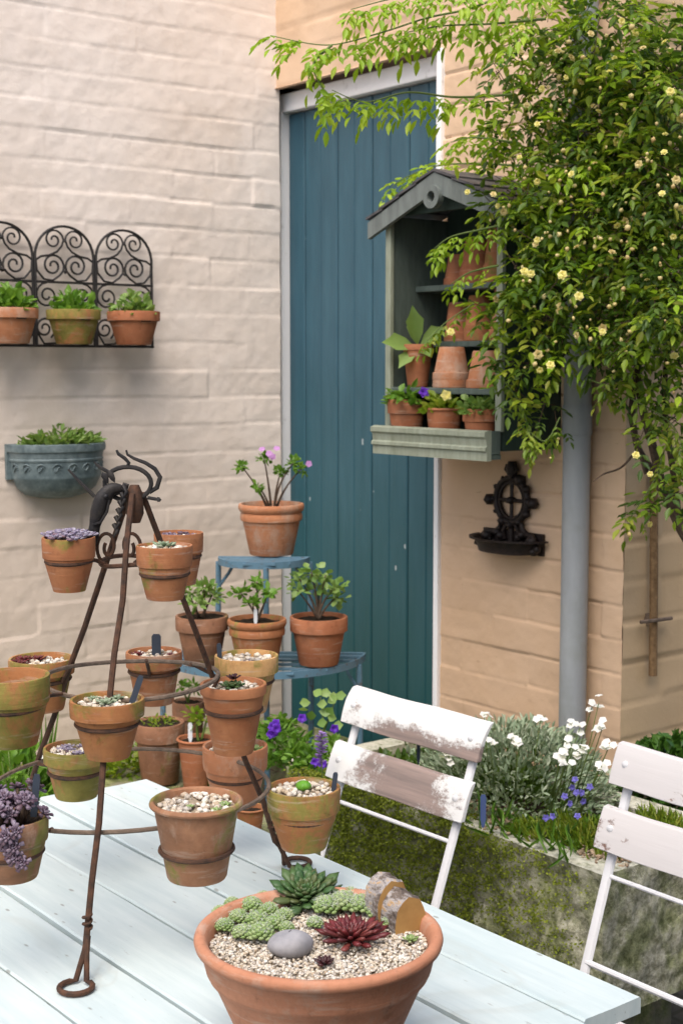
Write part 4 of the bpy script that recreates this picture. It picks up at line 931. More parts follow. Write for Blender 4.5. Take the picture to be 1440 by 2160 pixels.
for k, (x, z) in enumerate(((-.025,.178),(.0,.160),(.006,.156),(.018,.180),(.112,.135),(-.005,.165))):
    mb = MB(); flower(mb, RGT*x+NEAR*.02+A(0,0,t['fz']+z), NEAR+A(0,0,.6)+g.normal(size=3)*.3, .011, 5, .9, .2, 0, k); build('flower', mb, M['pinkp'], t, ang=180, local=True)
t, R = gpot('weathered grey brown pot with a pale variegated jade plant on the lower shelf left', 426, 1298, 112, 4.02, 100, 'classic', 'tc_old', .66, z0=.764, fill=.006)
stems_and_leaves(t, R, [(-.1,0,-.03,0,.075),(.1,.1,.0,.01,.09),(0,0,.03,0,.065),(-.1,.2,-.005,.03,.05)], 'lf_jade', .024, .014, 40, 5, .036)
t, R = gpot('double rimmed terracotta pot with a small lime leaved cutting and white label', 542, 1305, 125, 3.97, 100, 'double', 'tc', .66, z0=.764, fill=.012)
stems_and_leaves(t, R, [(0,0,-.045,0,.085),(0,0,.0,0,.115),(0,.1,.035,.01,.09),(0,0,-.01,.02,.06)], 'lf_bright', .022, .017, 26, 6, .029)
label_stake('white label standing in the double rimmed pot on the blue stand', ptop(t, *(NEAR*.030-RGT*.002)[:2], .006), .038, .010, 'white_tag')
t, R = gpot('smooth terracotta pot with a round leaved shrub on the lower shelf right', 672, 1300, 123, 4.02, 110, 'classic', 'tc_dark', .68, z0=.764, fill=.012)
stems_and_leaves(t, R, [(0,0,-.055,0,.12),(0,0,-.02,.01,.14),(0,0,.02,0,.13),(0,0,.05,.01,.10),(0,0,-.06,.02,.09),(0,0,.055,0,.07),(0,0,0,-.02,.10)], 'lf_jade', .024, .020, 22, 7, .038)
# pots standing on the ledge
t, R = gpot('old dark brown pot with sparse sprouting soil standing on the ledge', 336, 1522, 107, 4.05, 85, 'classic', 'tc_old', .74, name='flower_pot', fill=.006, z0=LT+.004)
mb = MB(); bushy(mb, (0,0,t['fz']), R*.8, .02, 60, .016, .008, 3); build('sprouts', mb, M['lf_mid'], t, ang=180, local=True)
t, R = gpot('thick rimmed terracotta pot with leafy plant beside the old dark pot', 412, 1556, 80, 3.93, 85, 'rolled', 'tc_dark', .60, z0=LT+.004, fill=.010)
stems_and_leaves(t, R, [(.2,0,.0,0,.06),(.3,-.2,.02,0,.08),(.1,-.3,-.01,-.01,.07)], 'lf_mid', .022, .014, 20, 8, .03, 'stem_green')
label_stake('tall white label in the thick rimmed terracotta pot', ptop(t, *(NEAR*.015-RGT*.012)[:2], .008), .048, .012, 'white_tag')
t, R = gpot('brown pot under the lower shelf holding a fresh green seedling', 398, 1478, 70, 4.3, 60, 'classic', 'tc_old', .7, z0=LT+.004, fill=.008)
stems_and_leaves(t, R, [(0,0,-.02,.02,.06),(0,0,.02,0,.05)], 'lf_bright', .026, .015, 16, 18, .025, 'stem_green')
t, R = gpot('small orange pot wedged behind the table edge below the hoop', 528, 1702, 66, 3.0, 60, 'rolled', 'tc', .66, name='flower_pot', fill=.01, group=None)
mb = MB(); c = A(*t.location); mb.lo((c[0]-.12, c[1]-.10, 0), (c[0]+.12, c[1]+.10, c[2]-.001)); o = build('stone_block', MBshift(mb, (c[0], c[1], 0)), M['ledge'], smooth=False, bevel=.01); o.location = (c[0], c[1], 0); tag(o, 'low rough stone block under the small orange pot', 'block')

for (px_, py_, d_, lab, L_, W_, mt, r_, h_, n_) in ((262,1560,4.15,'small bushy green plant in the corner of the ledge beside the old dark pot',.03,.018,'lf_mid',.10,.14,260),(470,1560,4.0,'pale leaved plant filling the gap behind the thick rimmed pot',.03,.017,'lf_bright',.09,.17,240)):
    p = at(px_, py_, d_); c_ = thing('leafy_plant', lab, 'plant', (p[0],p[1],LT)); mb = MB(); bushy(mb, (p[0],p[1],LT), r_, h_, n_, L_, W_, px_, .5); build('foliage', mb, M[mt], c_, ang=180)
# leafy plants at the left, beyond the table end
def herb(name, label, p, r, h, n, L, W, mat, seed, cat='plant', flowers=(), fmat='white', fr=.012, up=.5, group=None, stems=True):
    t = thing(name, label, cat, p, 0, group); mb = MB(); bushy(mb, p, r, h, n, L, W, seed, up); build('foliage', mb, M[mat], t, ang=180)
    if stems:
        g = np.random.default_rng(seed); mb = MB()
        for k in range(10): e = A(*p)+rdir(1,g)[0]*A(r,r,0)*.7+A(0,0,h*g.uniform(.4,.9)); mb.tube([A(*p)-A(0,0,.01), (A(*p)+e)/2+A(0,0,.01), e], [.003,.0025,.0015], 5)
        build('stem', mb, M['stem_green'], t, ang=180)
    for k, (dx, dy, dz) in enumerate(flowers):
        mb = MB(); c = A(*p)+RGT*dx+NEAR*dy+A(0,0,dz); flower(mb, c, NEAR*.8+A(0,0,.7), fr, 5, .85, .2, 0, k, 2); build('flower', mb, M[fmat], t, ang=180)
    return t
p = at(36, 1740, 3.58); herb('leafy_plant', 'bright green leafy plant with a small white flower at the left edge', (p[0],p[1],LT), .145, .27, 620, .044, .026, 'lf_bright', 31, flowers=((.095,.05,.235),(.087,.06,.228)), fr=.016)
p = at(-50, 1700, 3.75); herb('leafy_plant', 'mid green shrubby plant cut off by the left edge beyond the table', (p[0],p[1],LT), .17, .30, 500, .045, .022, 'lf_mid', 32)
p = at(128, 1650, 3.7); t = thing('grass_tuft', 'tuft of upright green blades behind the mossy pot', 'grass', (p[0],p[1],LT))
mb = MB(); g = np.random.default_rng(2); n = 40; b = A(p[0],p[1],LT)+g.normal(size=(n,3))*A(.02,.02,0)+RGT*-.05; D = unit(g.normal(size=(n,3))*A(.22,.22,0)+A(0,0,1)); mb.leaves(b, D, NEAR, g.uniform(.16,.33,n), .009, .05, .1); build('blades', mb, M['lf_bright'], t, ang=180)
p = at(330, 1660, 3.8); mb = MB(); g = np.random.default_rng(5); n = 320
P = A(p[0],p[1],LT-.0)+np.c_[g.normal(size=n)*.10, g.normal(size=n)*.22, g.uniform(0,.012,n)]; mb.leaves(P, rdir(n,g)*A(1,1,.2), A(0,0,1), .022, .011, .1, .1)
tag(build('leaf_litter', MBshift(mb, (p[0],p[1],LT)), m_isl('dead_leaves', [(.05,.03,.018),(.12,.07,.035),(.03,.02,.014),(.16,.10,.06)]), ang=180), kind='stuff', label='dead brown leaves lying on the ledge under the pots', cat='leaves'); bpy.data.objects['leaf_litter'].location = (p[0],p[1],LT)

# ---------------------------------------------------------------- wrought iron wall rack
xr = XL+.028
rk = thing('wall_rack', 'black wrought iron scroll rack of arches hanging on the cream wall', 'rack', (xr, 2.0, 1.66))
def wp(y, z, off=0): return A(xr+off, y, z)
ys = [1.500, 1.702, 1.9035, 2.1035, 2.305]; zb, zm, za = 1.664, 1.852, 1.925
mb = MB(); mb.tube([wp(ys[0], zb), wp(ys[-1], zb)], .0042, 6); mb.tube([wp(ys[0], zm), wp(ys[-1], zm)], .0038, 6); build('rail', mb, M['black_iron'], rk)
def spiral(c, r0, a0, turns, s=1, n=26): return [wp(c[0]+s*r0*(1-.80*k/n)*math.cos(a0+turns*6.283*k/n), c[1]+r0*(1-.80*k/n)*math.sin(a0+turns*6.283*k/n)) for k in range(n+1)]
for i in range(4):
    y0, y1 = ys[i]+.004, ys[i+1]-.004; yc = (y0+y1)/2; hw = (y1-y0)/2
    mb = MB(); arch = [wp(y0, zb), wp(y0, za)] + [wp(yc-hw*math.cos(q), za+.092*math.sin(q)) for q in np.linspace(.1, math.pi-.1, 17)] + [wp(y1, za), wp(y1, zb)]
    mb.tube(arch, .0042, 6); build('arch', mb, M['black_iron'], rk)
    for s in (-1, 1):
        mb = MB(); k = .0034
        mb.tube([wp(yc+s*y*hw, z, .001) for y, z in ((.98,.925+1),(.85,1.915),(.55,1.925),(.25,1.945),(.06,1.962),(.04,1.975))] and [wp(yc+s*hw*y, z, .001) for y, z in ((.98,1.915),(.80,1.926),(.52,1.930),(.25,1.942),(.10,1.958),(.04,1.974))], k, 6)
        mb.tube([wp(yc+s*hw*.04, 1.974, .001)] + spiral((yc+s*hw*.36, 1.976), hw*.33, math.pi*.97, -1.5, s), k*.9, 6)
        mb.tube([wp(yc+s*hw*.98, 1.915, .001), wp(yc+s*hw*.95, 1.885, .001), wp(yc+s*hw*.72, 1.860, .001), wp(yc+s*hw*.42, 1.857, .001), wp(yc+s*hw*.18, 1.872, .001)] + spiral((yc+s*hw*.40, 1.900), hw*.38, math.pi*1.12, -1.6, s), k, 6)
        mb.tube(spiral((yc+s*hw*.62, 1.812), hw*.40, math.pi*.5, -1.7, s), k, 6)
        mb.tube([wp(yc+s*hw*.98, zb+.04, .001), wp(yc+s*hw*.75, zb+.006, .001), wp(yc+s*hw*.35, zb+.008, .001), wp(yc+s*hw*.16, zb+.05, .001)], k, 6)
        mb.tube(spiral((yc+s*hw*1.0 - s*hw*.28, zb+.052), hw*.36, math.pi*1.3, -1.7, s), k, 6)
        build('scroll', mb, M['black_iron'], rk)
    mb = MB(); mb.stones([wp(yc, 1.974, .003), wp(yc, 1.882, .003)], .0075, i, 1); build('collar', mb, M['black_iron'], rk)
    z = 1.742; pc = A(xr+.085, yc-.018, z); mb = MB(); mb.tube(ringpts(pc, .0705, 40, .0005), .0045, 6, True); mb.tube([A(xr,yc,z), A(xr+.0145,yc,z)], .005, 6)
    mb.box((xr+.158, yc-.018, z), (.004, .03, .012)); build('pot_ring', mb, M['black_iron'], rk)
WG = 'pots hanging in the iron wall rack'
wl_ = [('terracotta pot with bushy bright leaves in the rack cut off by the left edge', 'tc_bloom', 'lf_bright', 190), ('mossy dark terracotta pot with sprawling leaves in the middle arch of the rack', 'tc_green', 'lf_bright', 150), ('clean terracotta pot with grey green leaves in the end arch of the rack', 'tc_dark', 'lf_jade', 120)]
for i, (lab, mat, lm, n) in enumerate(wl_, 1):
    yc = (ys[i]+ys[i+1])/2; t = pot(lab, (xr+.085, yc-.018, 1.768), .080, .100, 'classic', mat, .66, fill=.008, top='soil', name='potted_plant', cat='potted plant', group=WG)
    mb = MB(); bushy(mb, (0, 0, t['fz']-.004), .074, .075 if i > 1 else .085, n+40, .034, .020, 40+i, .6); build('foliage', mb, M[lm], t, ang=180, local=True)
# half round wall planter
yc, zt = 1.966, 1.375; wpn = thing('wall_planter', 'blue green half round wall planter with embossed band on the cream wall', 'planter', (XL+.015, yc, zt-.165))
def half_lathe(prof, n=40):
    mb = MB(); th = np.linspace(-math.pi/2, math.pi/2, n+1); V = [np.c_[r*.80*np.cos(th), r*np.sin(th), np.full(n+1, z)] for r, z in prof]
    m_ = n+1; F = [(i*m_+k, i*m_+k+1, (i+1)*m_+k+1, (i+1)*m_+k) for i in range(len(prof)-1) for k in range(n)]
    mb.add(np.concatenate(V), F); return mb
H_ = .165
prof = [(0,0),(.05,0),(.100,.012),(.126,.034),(.138,.060),(.1405,.064),(.1405,.068),(.141,.071),(.146,.112),(.149,.114),(.150,.119),(.147,.122),(.151,.140),(.156,.142),(.158,.150),(.157,H_-.002),(.154,H_),(.142,H_),(.140,H_-.015),(0,H_-.015)]
mb = half_lathe(prof); s = NT('verdigris_glaze'); n = s.noise(24,6,.7); s.bump(n,.3,.002)
vg = s.fin(s.ramp(n, [(.3,(.045,.070,.078)),(.52,(.115,.155,.165)),(.75,(.22,.265,.27))]), .55)
mb.lo((-.014,-.156,.06),(-.001,.156,H_)); build('planter_body', mb, vg, wpn, ang=35, local=True)
mb = MB()
for k in range(9):
    a = -1.35+2.7*k/8; r = .1425; q = np.linspace(0,6.283,17)[:-1]
    P = [((r+.0+.006*math.sin(u))*.80*math.cos(a+.10*math.cos(u)), (r+.006*math.sin(u))*math.sin(a+.10*math.cos(u)), .092+.015*math.sin(u)) for u in q]; mb.tube(P, .0022, 5, True)
    P = [((.1435+.004*math.sin(u))*.80*math.cos(a+.06*math.cos(u)), (.1435+.004*math.sin(u))*math.sin(a+.06*math.cos(u)), .092+.007*math.sin(2*u)) for u in q]; mb.tube(P, .002, 5, True)
build('embossed_band', mb, vg, wpn, ang=180, local=True)
mb = MB(); g = np.random.default_rng(6); n = 330; a = g.uniform(-1.5,1.5,n); q = .13*np.sqrt(g.random(n)); P = np.c_[q*.8*np.cos(a)+.01, q*np.sin(a), H_-.01+g.uniform(0,.05,n)*(1.2-q/.16)]
mb.leaves(P, unit(np.c_[np.cos(a)*.6+.1, np.sin(a)*.8, g.uniform(.2,1.2,n)]+g.normal(size=(n,3))*.4), unit(A(0,0,1)+g.normal(size=(n,3))*.5), g.uniform(.018,.034,n), .013, .1, .2)
build('foliage', mb, M['lf_jade'], wpn, ang=180, local=True)
tc_ = M['soil']; mb = half_lathe([(0,H_-.010),(.139,H_-.010)]); build('soil', mb, tc_, wpn, local=True)

# ---------------------------------------------------------------- cabinet on the wall with its pots
X0, X1, YF, ZB = -3.071, -2.616, 2.572, 1.385
cb = thing('wall_cabinet', 'open green grey wooden cabinet with a pitched slate roof on the wall', 'cabinet', ((X0+X1)/2, YD, ZB))
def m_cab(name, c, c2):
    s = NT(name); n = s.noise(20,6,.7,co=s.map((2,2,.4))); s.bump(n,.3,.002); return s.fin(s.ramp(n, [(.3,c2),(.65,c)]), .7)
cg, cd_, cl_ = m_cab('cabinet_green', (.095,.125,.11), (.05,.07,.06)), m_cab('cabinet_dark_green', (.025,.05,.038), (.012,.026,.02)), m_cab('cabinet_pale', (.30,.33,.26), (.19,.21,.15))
cm_ = m_cab('cabinet_grey', (.17,.195,.185), (.10,.115,.11)); zs, zp = 2.015, 2.105; xm = (X0+X1)/2
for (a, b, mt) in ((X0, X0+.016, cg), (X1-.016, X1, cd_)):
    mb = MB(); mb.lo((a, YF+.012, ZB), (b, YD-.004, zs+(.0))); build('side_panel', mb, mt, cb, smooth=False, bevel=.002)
    mb = MB(); mb.lo((a-.002, YF-.002, ZB+.05), (b+.004, YF+.0115, zs)); build('front_stile', mb, cl_, cb, smooth=False, bevel=.002)
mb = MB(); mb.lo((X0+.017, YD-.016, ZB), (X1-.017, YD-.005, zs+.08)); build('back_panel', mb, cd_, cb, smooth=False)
for z, y0 in ((1.826, 2.665), (1.672, 2.69), (1.545, YF+.004)):
    mb = MB(); mb.lo((X0+.017, y0, z-.016), (X1-.017, YD-.017, z)); build('shelf', mb, cg, cb, smooth=False, bevel=.002)
# roof: two slopes, overhanging
ov, oy = .052, .032; sl_ = (zp-zs+.0)/((X1-X0)/2)
def m_slate():
    s = NT('roof_slate'); n = s.noise(30,5,.7); s.bump(n,.4,.003); return s.fin(s.ramp(n, [(.3,(.035,.034,.038)),(.7,(.10,.095,.10))]), .6)
ms = m_slate()
for sgn in (-1, 1):
    e = xm+sgn*((X1-X0)/2+ov); ze = zp - sl_*((X1-X0)/2+ov)
    for k in range(4):                                     # overlapping courses
        u0, u1 = k/4, (k+1)/4+.05*(k < 3); xa, za_ = xm+(e-xm)*u0, zp+(ze-zp)*u0; xb, zb_ = xm+(e-xm)*u1, zp+(ze-zp)*u1; h0, h1 = .012, .017-.0*k
        mb = MB(); V = [(xa,YF-oy,za_+h0-.004),(xb,YF-oy,zb_+h1-.003),(xb,YF-oy,zb_+h1+.004),(xa,YF-oy,za_+h0+.003)]
        V = A(*V, *[(x, YD-.006, z) for x, _, z in V]); F = [(0,1,2,3),(7,6,5,4),(0,4,5,1),(1,5,6,2),(2,6,7,3),(3,7,4,0)]
        mb.add(V, F if sgn > 0 else [f[::-1] for f in F]); build('roof_course', mb, ms, cb, smooth=False)
    mb = MB(); xa, xb = xm, e-sgn*.004                      # bargeboard
    yb0 = YF-oy+.004
    V = [(xa,yb0,zp-.045),(xb,yb0,zp-sl_*abs(xb-xm)-.040),(xb,yb0,zp-sl_*abs(xb-xm)+.005),(xa,yb0,zp+.006)]
    V = A(*V, *[(x, yb0+.014, z) for x, _, z in V]); F = [(0,1,2,3),(7,6,5,4),(0,4,5,1),(1,5,6,2),(2,6,7,3),(3,7,4,0)]
    mb.add(V, F if sgn > 0 else [f[::-1] for f in F]); build('bargeboard', mb, cm_, cb, smooth=False)
# round boss with a hole at the gable
mb = MB(); n = 32; a = np.arange(n)/n*6.283; zc = zp-.058; yb0 = YF-oy-.008
ringv = lambda r, y: np.c_[xm+r*np.cos(a), np.full(n, y), zc+r*np.sin(a)]
mb.add(np.concatenate([ringv(.0145,yb0), ringv(.031,yb0), ringv(.031,yb0+.020), ringv(.0145,yb0+.020)]), [(i*n+k, i*n+(k+1)%n, ((i+1)%4)*n+(k+1)%n, ((i+1)%4)*n+k) for i in range(4) for k in range(n)])
build('gable_boss', mb, cm_, cb, ang=40)
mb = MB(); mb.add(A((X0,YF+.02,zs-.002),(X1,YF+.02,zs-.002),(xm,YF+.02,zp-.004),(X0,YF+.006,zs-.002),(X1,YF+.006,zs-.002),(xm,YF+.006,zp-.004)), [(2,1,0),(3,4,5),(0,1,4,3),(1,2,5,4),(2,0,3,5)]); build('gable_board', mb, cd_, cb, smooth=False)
# tray at the front: moulded board
yt = YF-.052; def_t = [(0,1.362),(0,1.385),(.006,1.388),(.006,1.396),(.0,1.400),(.003,1.418),(.009,1.424),(.009,1.436),(-.004,1.440)]
mb = MB(); xa, xb = X0+.006, X1+.006; m_ = len(def_t)
V = [(xa, yt-o_, z) for o_, z in def_t]+[(xa, yt+.016, 1.440),(xa, yt+.016, 1.362)]; V2 = [(xb, y, z) for _, y, z in V]; k_ = len(V)
mb.add(A(*V, *V2), [(i, (i+1)%k_, k_+(i+1)%k_, k_+i) for i in range(k_)]+[tuple(range(k_-1,-1,-1)), tuple(range(k_, 2*k_))]); build('tray_front', mb, cl_, cb, ang=25)
mb = MB(); mb.lo((xa+.002, yt+.0165, 1.365), (xb-.002, YF+.0, 1.378)); build('tray_floor', mb, cg, cb, smooth=False)
for x in (xa, xb-.012): mb = MB(); mb.lo((x+.0005, yt+.0162, 1.379), (x+.0115, YF-.004, 1.438)); build('tray_end', mb, cg, cb, smooth=False)
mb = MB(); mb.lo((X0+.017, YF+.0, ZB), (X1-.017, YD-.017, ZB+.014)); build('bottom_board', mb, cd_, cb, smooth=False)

CG = 'spare pots stacked upside down in the cabinet'
def upside(label, x, y, z, R, h, mat, n=1, dz=.02):
    t = thing('stacked_pots' if n > 1 else 'empty_pot', label, 'pot', (x, y, z), 0, CG)
    for k in range(n):
        prof = [(R*.90,0),(R*.98,0),(R,.004),(R*.985,h*.22),(R*.90,h*.235),(R*.66,h-.003),(R*.62,h),(R*.12,h)]
        mb = MB(); mb.lathe([(r, zz+k*dz) for r, zz in prof], 32, wob=.006, seed=k+int(abs(x)*100)); mb.lathe([(R*.12,h+k*dz),(R*.12,h-.02+k*dz)], 12)
        build('pot_body', mb, M[mat], t, ang=32, local=True)
for j, (dx, R, h, n, m_, lab) in enumerate(((.118,.040,.085,1,'tc_dark','small tapered empty pot at the dark left end of the upper cabinet shelf'),(.19,.046,.10,2,'tc_dark','two nested empty pots in the middle of the upper cabinet shelf'),(.275,.040,.125,2,'tc','tall tapered empty pots right on the upper cabinet shelf behind leaves'),(.36,.046,.09,1,'tc_bloom','wide empty pot at the leafy right end of the upper cabinet shelf'))):
    upside(lab, X0+dx, 2.733, 1.827, R, h, m_, n)
for j, (dx, R, h, n, m_, lab) in enumerate(((.115,.042,.12,1,'tc_dark','tall dark empty pot behind the big leaved plant in the cabinet'),(.20,.046,.115,2,'tc','nested empty pots on the lower back shelf behind the rose leaves'),(.30,.046,.13,2,'tc_bloom','limed tall empty pots on the lower back shelf of the cabinet'),(.385,.040,.10,1,'tc','orange empty pot at the right of the lower back shelf'))):
    upside(lab, X0+dx, 2.738, 1.673, R*.95, h*.9, m_, n)
for dx, R, h, n, m_, lab in ((.205,.052,.105,2,'tc_bloom','stout limed upside down pots behind the tray pots in the cabinet'),(.335,.050,.115,1,'tc_bloom','pale upside down pot at the right front of the cabinet floor')):
    upside(lab, X0+dx, 2.632, 1.546, R, h*.85, m_, n)
p = at(888, 735, 3.85); t = pot('tall narrow pot with large paddle leaves leaning out of the cabinet left side', (X0+.066, 2.632, 1.664), .043, .118, 'long', 'tc_dark', .66, top='soil', fill=.01, name='potted_plant', cat='potted plant')
mb = MB()
for (x, y, z, L, W, up) in ((-.6,.35,.15,.085,.045,.2),(-.15,.5,1.0,.095,.040,-.3),(.55,.5,.5,.08,.038,.1),(-.55,.7,-.45,.075,.034,.6),(.3,.8,-.15,.06,.03,.6),(-.2,.2,.9,.07,.032,0)):
    D = unit(RGT*x+NEAR*y+A(0,0,z)); mb.leaves([A(0,0,t['fz'])+D*.008], D, unit(NEAR+A(0,0,up+.4)), L*1.2, W*1.25, .10, .18, 0, .6)
build('foliage', mb, M['lf_jade'], t, ang=180, local=True)
TG = 'flowering pots in the cabinet tray'
tz = 1.379
for (px, py, w_, lab, lm, fl, fm, st_) in ((858, 842, 82, 'left tray pot with light green leaves and a purple pansy', 'lf_bright', (.042,.03,.028), 'violet', 'classic'), (937, 860, 84, 'middle tray pot with a pale yellow flower', 'lf_mid', (-.002,.02,.042), 'yellow', 'rolled'), (1014, 862, 78, 'right tray pot with grey green leaves and no flower', 'lf_jade', None, None, 'classic')):
    rim = aty(px, py, YF+.012); d_ = (rim-_C)@_f; R = w_/2*d_/3000
    t = pot(lab, rim, R, rim[2]-tz, st_, 'tc_dark', .68, top='soil', fill=.008, name='potted_flower', cat='potted plant', group=TG)
    mb = MB(); bushy(mb, NEAR*.008+A(0,0,t['fz']-.004), R*1.3, .058, 150, .032, .020, int(px), .5); build('foliage', mb, M[lm], t, ang=180, local=True)
    if fl:
        mb = MB(); flower(mb, RGT*fl[0]+NEAR*(fl[1]+.055)+A(0,0,t['fz']+fl[2]), NEAR+A(0,0,.3), .0165, 5, .80, .3, 0, 3, 2); build('flower', mb, M[fm], t, ang=180, local=True)

# ---------------------------------------------------------------- cast iron wall dish
c0 = aty(1076, 1065, YD-.02); wd = thing('wall_dish', 'ornate black cast iron wall bracket with a shallow dish under the cabinet', 'wall dish', (c0[0], YD-.012, 1.095))
q_ = lambda x, z, o_=0: A(c0[0]+x, YD-.016-o_, z)
mb = MB(); zc = 1.235
mb.tube([q_(.060*math.cos(a), zc+.062*math.sin(a)) for a in np.linspace(0,6.283,33)[:-1]], .0095, 8, True)
mb.tube([q_(.046*math.cos(a), zc+.050*math.sin(a)) for a in np.linspace(0,6.283,33)[:-1]], .005, 6, True)
for x0, x1 in ((0,0),(-.042,.042)): pass
mb.tube([q_(0,zc-.055), q_(0,zc+.055)], .0055, 6); mb.tube([q_(-.045,zc), q_(.045,zc)], .0055, 6); mb.stones([q_(0,zc,.004)], .014, 1, 1)
for a in np.linspace(0, 6.283, 13)[:-1]: mb.stones([q_(.067*math.cos(a), zc+.068*math.sin(a), .003)], .0115, int(a*10), 1)
for s in (-1,1): mb.stones([q_(s*.084,zc-.004,.003)], .016, 5, 1); mb.tube([q_(s*.012,zc+.075,.002), q_(s*.022,zc+.085,.003), q_(s*.018,zc+.096,.003), q_(s*.006,zc+.094,.003)], .005, 6)
mb.tube([q_(0,zc+.066), q_(0,zc+.088), q_(0,zc+.108)], [.013,.017,.011], 8)
build('openwork_plate', mb, M['cast'], wd, ang=60)
mb = MB()
for s in (-1,1):
    mb.tube([q_(s*.014,zc-.062), q_(s*.030,zc-.085), q_(s*.022,zc-.105), q_(s*.045,zc-.112)], .007, 6)
    mb.tube([q_(s*.038,zc-.062), q_(s*.045,zc-.080), q_(s*.062,zc-.092), q_(s*.085,zc-.090,.01), q_(s*.100,zc-.102,.012), q_(s*.092,zc-.116,.012)], [.007,.008,.0095,.009,.008,.006], 7)
    for k in range(7): mb.stones([q_(s*(.035+.013*k), zc-.100-.004*k+.014*math.sin(k*2.1), .004+.002*k)], .0135, k, 1)
mb.tube([q_(0,zc-.055), q_(0,zc-.115)], .008, 6); build('scrollwork', mb, M['cast'], wd, ang=60)
th = np.linspace(math.pi, 2*math.pi, 33); pr = [(.128,.148,0),(.128,.150,.006),(.118,.136,.004),(.105,.120,-.018),(.100,.116,-.034),(.06,.07,-.040),(0,0,-.040)]
mb = MB(); V = [np.c_[c0[0]+rx*np.cos(th)*1.05, YD-.010+ry*.72*np.sin(th), np.full(33, 1.128+z)] for rx, ry, z in ((.118,.140,-.002),*pr)]
mb.add(np.concatenate(V), [(i*33+k, i*33+k+1, (i+1)*33+k+1, (i+1)*33+k) for i in range(len(V)-1) for k in range(32)]); mb.lo((c0[0]-.115, YD-.012, 1.09), (c0[0]+.115, YD-.003, 1.15)); build('dish', mb, M['cast'], wd, ang=35)

# ---------------------------------------------------------------- plants in the trough
g = np.random.default_rng(77)
def surf(x, y): return A(x, y, TT-.012)
def cushion(label, name, c, r, h, n, L, W, mat, seed, cat='plant', hollow=.72, up=.8):
    t = thing(name, label, cat, c); mb = MB(); bushy(mb, c, r, h, n, L, W, seed, up, hollow=hollow); build('foliage', mb, M[mat], t, ang=180); return t
pc = surf(-2.42, 2.43)
t = cushion('silvery grey green mound with white flowers on thin stalks at the pipe foot', 'flowering_mound', pc, .26, .20, 4200, .024, .0090, 'lf_silver', 71)
mb = MB(); bushy(mb, pc, .21, .15, 700, .03, .010, 72, .8); build('foliage', mb, M['lf_dark'], t, ang=180)
px_ = [(1262,1482,3.15),(1248,1490,3.16),(1140,1515,3.2),(1200,1530,3.2),(1222,1535,3.15),(1262,1532,3.1),(1272,1528,3.1),(1195,1565,3.15),(1205,1572,3.1),(1095,1568,3.15),(1088,1560,3.16),(1232,1578,3.05),(1190,1592,3.05),(1180,1600,3.05),(1222,1588,3.05),(1285,1572,3.0),(1280,1582,3.0),(1268,1615,2.95),(1275,1622,2.95),(1195,1608,3.0),(1020,1508,3.25),(1030,1562,3.25),(940,1588,3.3),(946,1595,3.3)]
sm = MB()
for k, (x, y, d_) in enumerate(px_):
    p = at(x, y, d_); mb = MB()
    for q in range(3): flower(mb, p+g.normal(size=3)*.006, NEAR*.5+A(0,0,.9)+g.normal(size=3)*.3, .0098, 5, .95, .25, 0, k*3+q)
    build('flower', mb, M['white'], t, ang=180); b = pc+(p-pc)*A(.75,.75,0)+A(0,0,.08); sm.tube([b, (b+p)/2+g.normal(size=3)*.005, p], [.0014,.0012,.001], 5)
build('flower_stalks', sm, M['stem_green'], t, ang=180)
def ground_cover(label, name, spots, mat, L, W, n, seed, blades=False, cat='plant', hh=.03):
    c = np.mean(spots, 0); t = thing(name, label, cat, c); mb = MB(); g = np.random.default_rng(seed)
    for s_ in spots:
        if blades:
            D = unit(g.normal(size=(n,3))*A(.6,.6,.2)+A(0,-.15,.8)); mb.leaves(A(*s_)+g.normal(size=(n,3))*A(.025,.02,.004), D, rdir(n,g)*.4+NEAR, L*g.uniform(.5,1.2,n), W, .05, .45)
        else: bushy(mb, s_, .05, hh, n, L, W, int(g.integers(9999)), .5)
    build('foliage', mb, M[mat], t, ang=180); return t
S_ = [tuple(surf(x, y)) for x, y in zip(g.uniform(-2.22,-1.98,16), g.uniform(2.25,2.40,16))]
ground_cover('fresh green grassy leaved cover along the trough front by the second chair', 'grassy_plant', S_, 'lf_mid', .045, .006, 60, 3, True)
S_ = [tuple(surf(x, y)) for x, y in zip(g.uniform(-2.35,-2.05,12), g.uniform(2.24,2.45,12))]
t = ground_cover('low bright green plant with little blue violet flowers in the trough', 'violet_plant', S_, 'lf_bright', .022, .013, 60, 5)
for k, (x, y, d_) in enumerate(((1205,1660,2.95),(1215,1672,2.95),(1190,1680,2.95),(1225,1672,2.93),(1243,1660,2.93),(1165,1722,2.95),(1217,1722,2.9),(1212,1645,3.),(1228,1690,2.92),(1200,1695,2.95),(1150,1725,2.96))):
    mb = MB(); flower(mb, at(x, y, d_), NEAR+A(0,0,.4)+g.normal(size=3)*.3, .0085, 5, .75, .35, 0, k, 2); build('flower', mb, M['bluev'], t, ang=180)
P = surf(-2.30, 2.285)+np.c_[g.normal(size=330)*.075, g.normal(size=330)*.028, g.uniform(.010,.018,330)]
mb = MB(); mb.stones(P, .0065, 5); o = build('grit', MBshift(mb, surf(-2.3,2.285)), M['grit'], ang=180); o.location = [float(k) for k in surf(-2.3,2.285)]; tag(o, 'brown grit showing between the plants in the trough', 'grit', kind='stuff')
P = surf(-1.99, 2.285)+np.c_[g.normal(size=200)*.035, g.normal(size=200)*.028, g.uniform(.008,.016,200)]
mb = MB(); mb.stones(P, .0060, 6); bb = o; o = build('grit', MBshift(mb, surf(-1.99,2.285)), M['grit'], ang=180); o.location = [float(k) for k in surf(-1.99,2.285)]; tag(o, 'pale grit behind the second chair in the trough end', 'grit', kind='stuff')
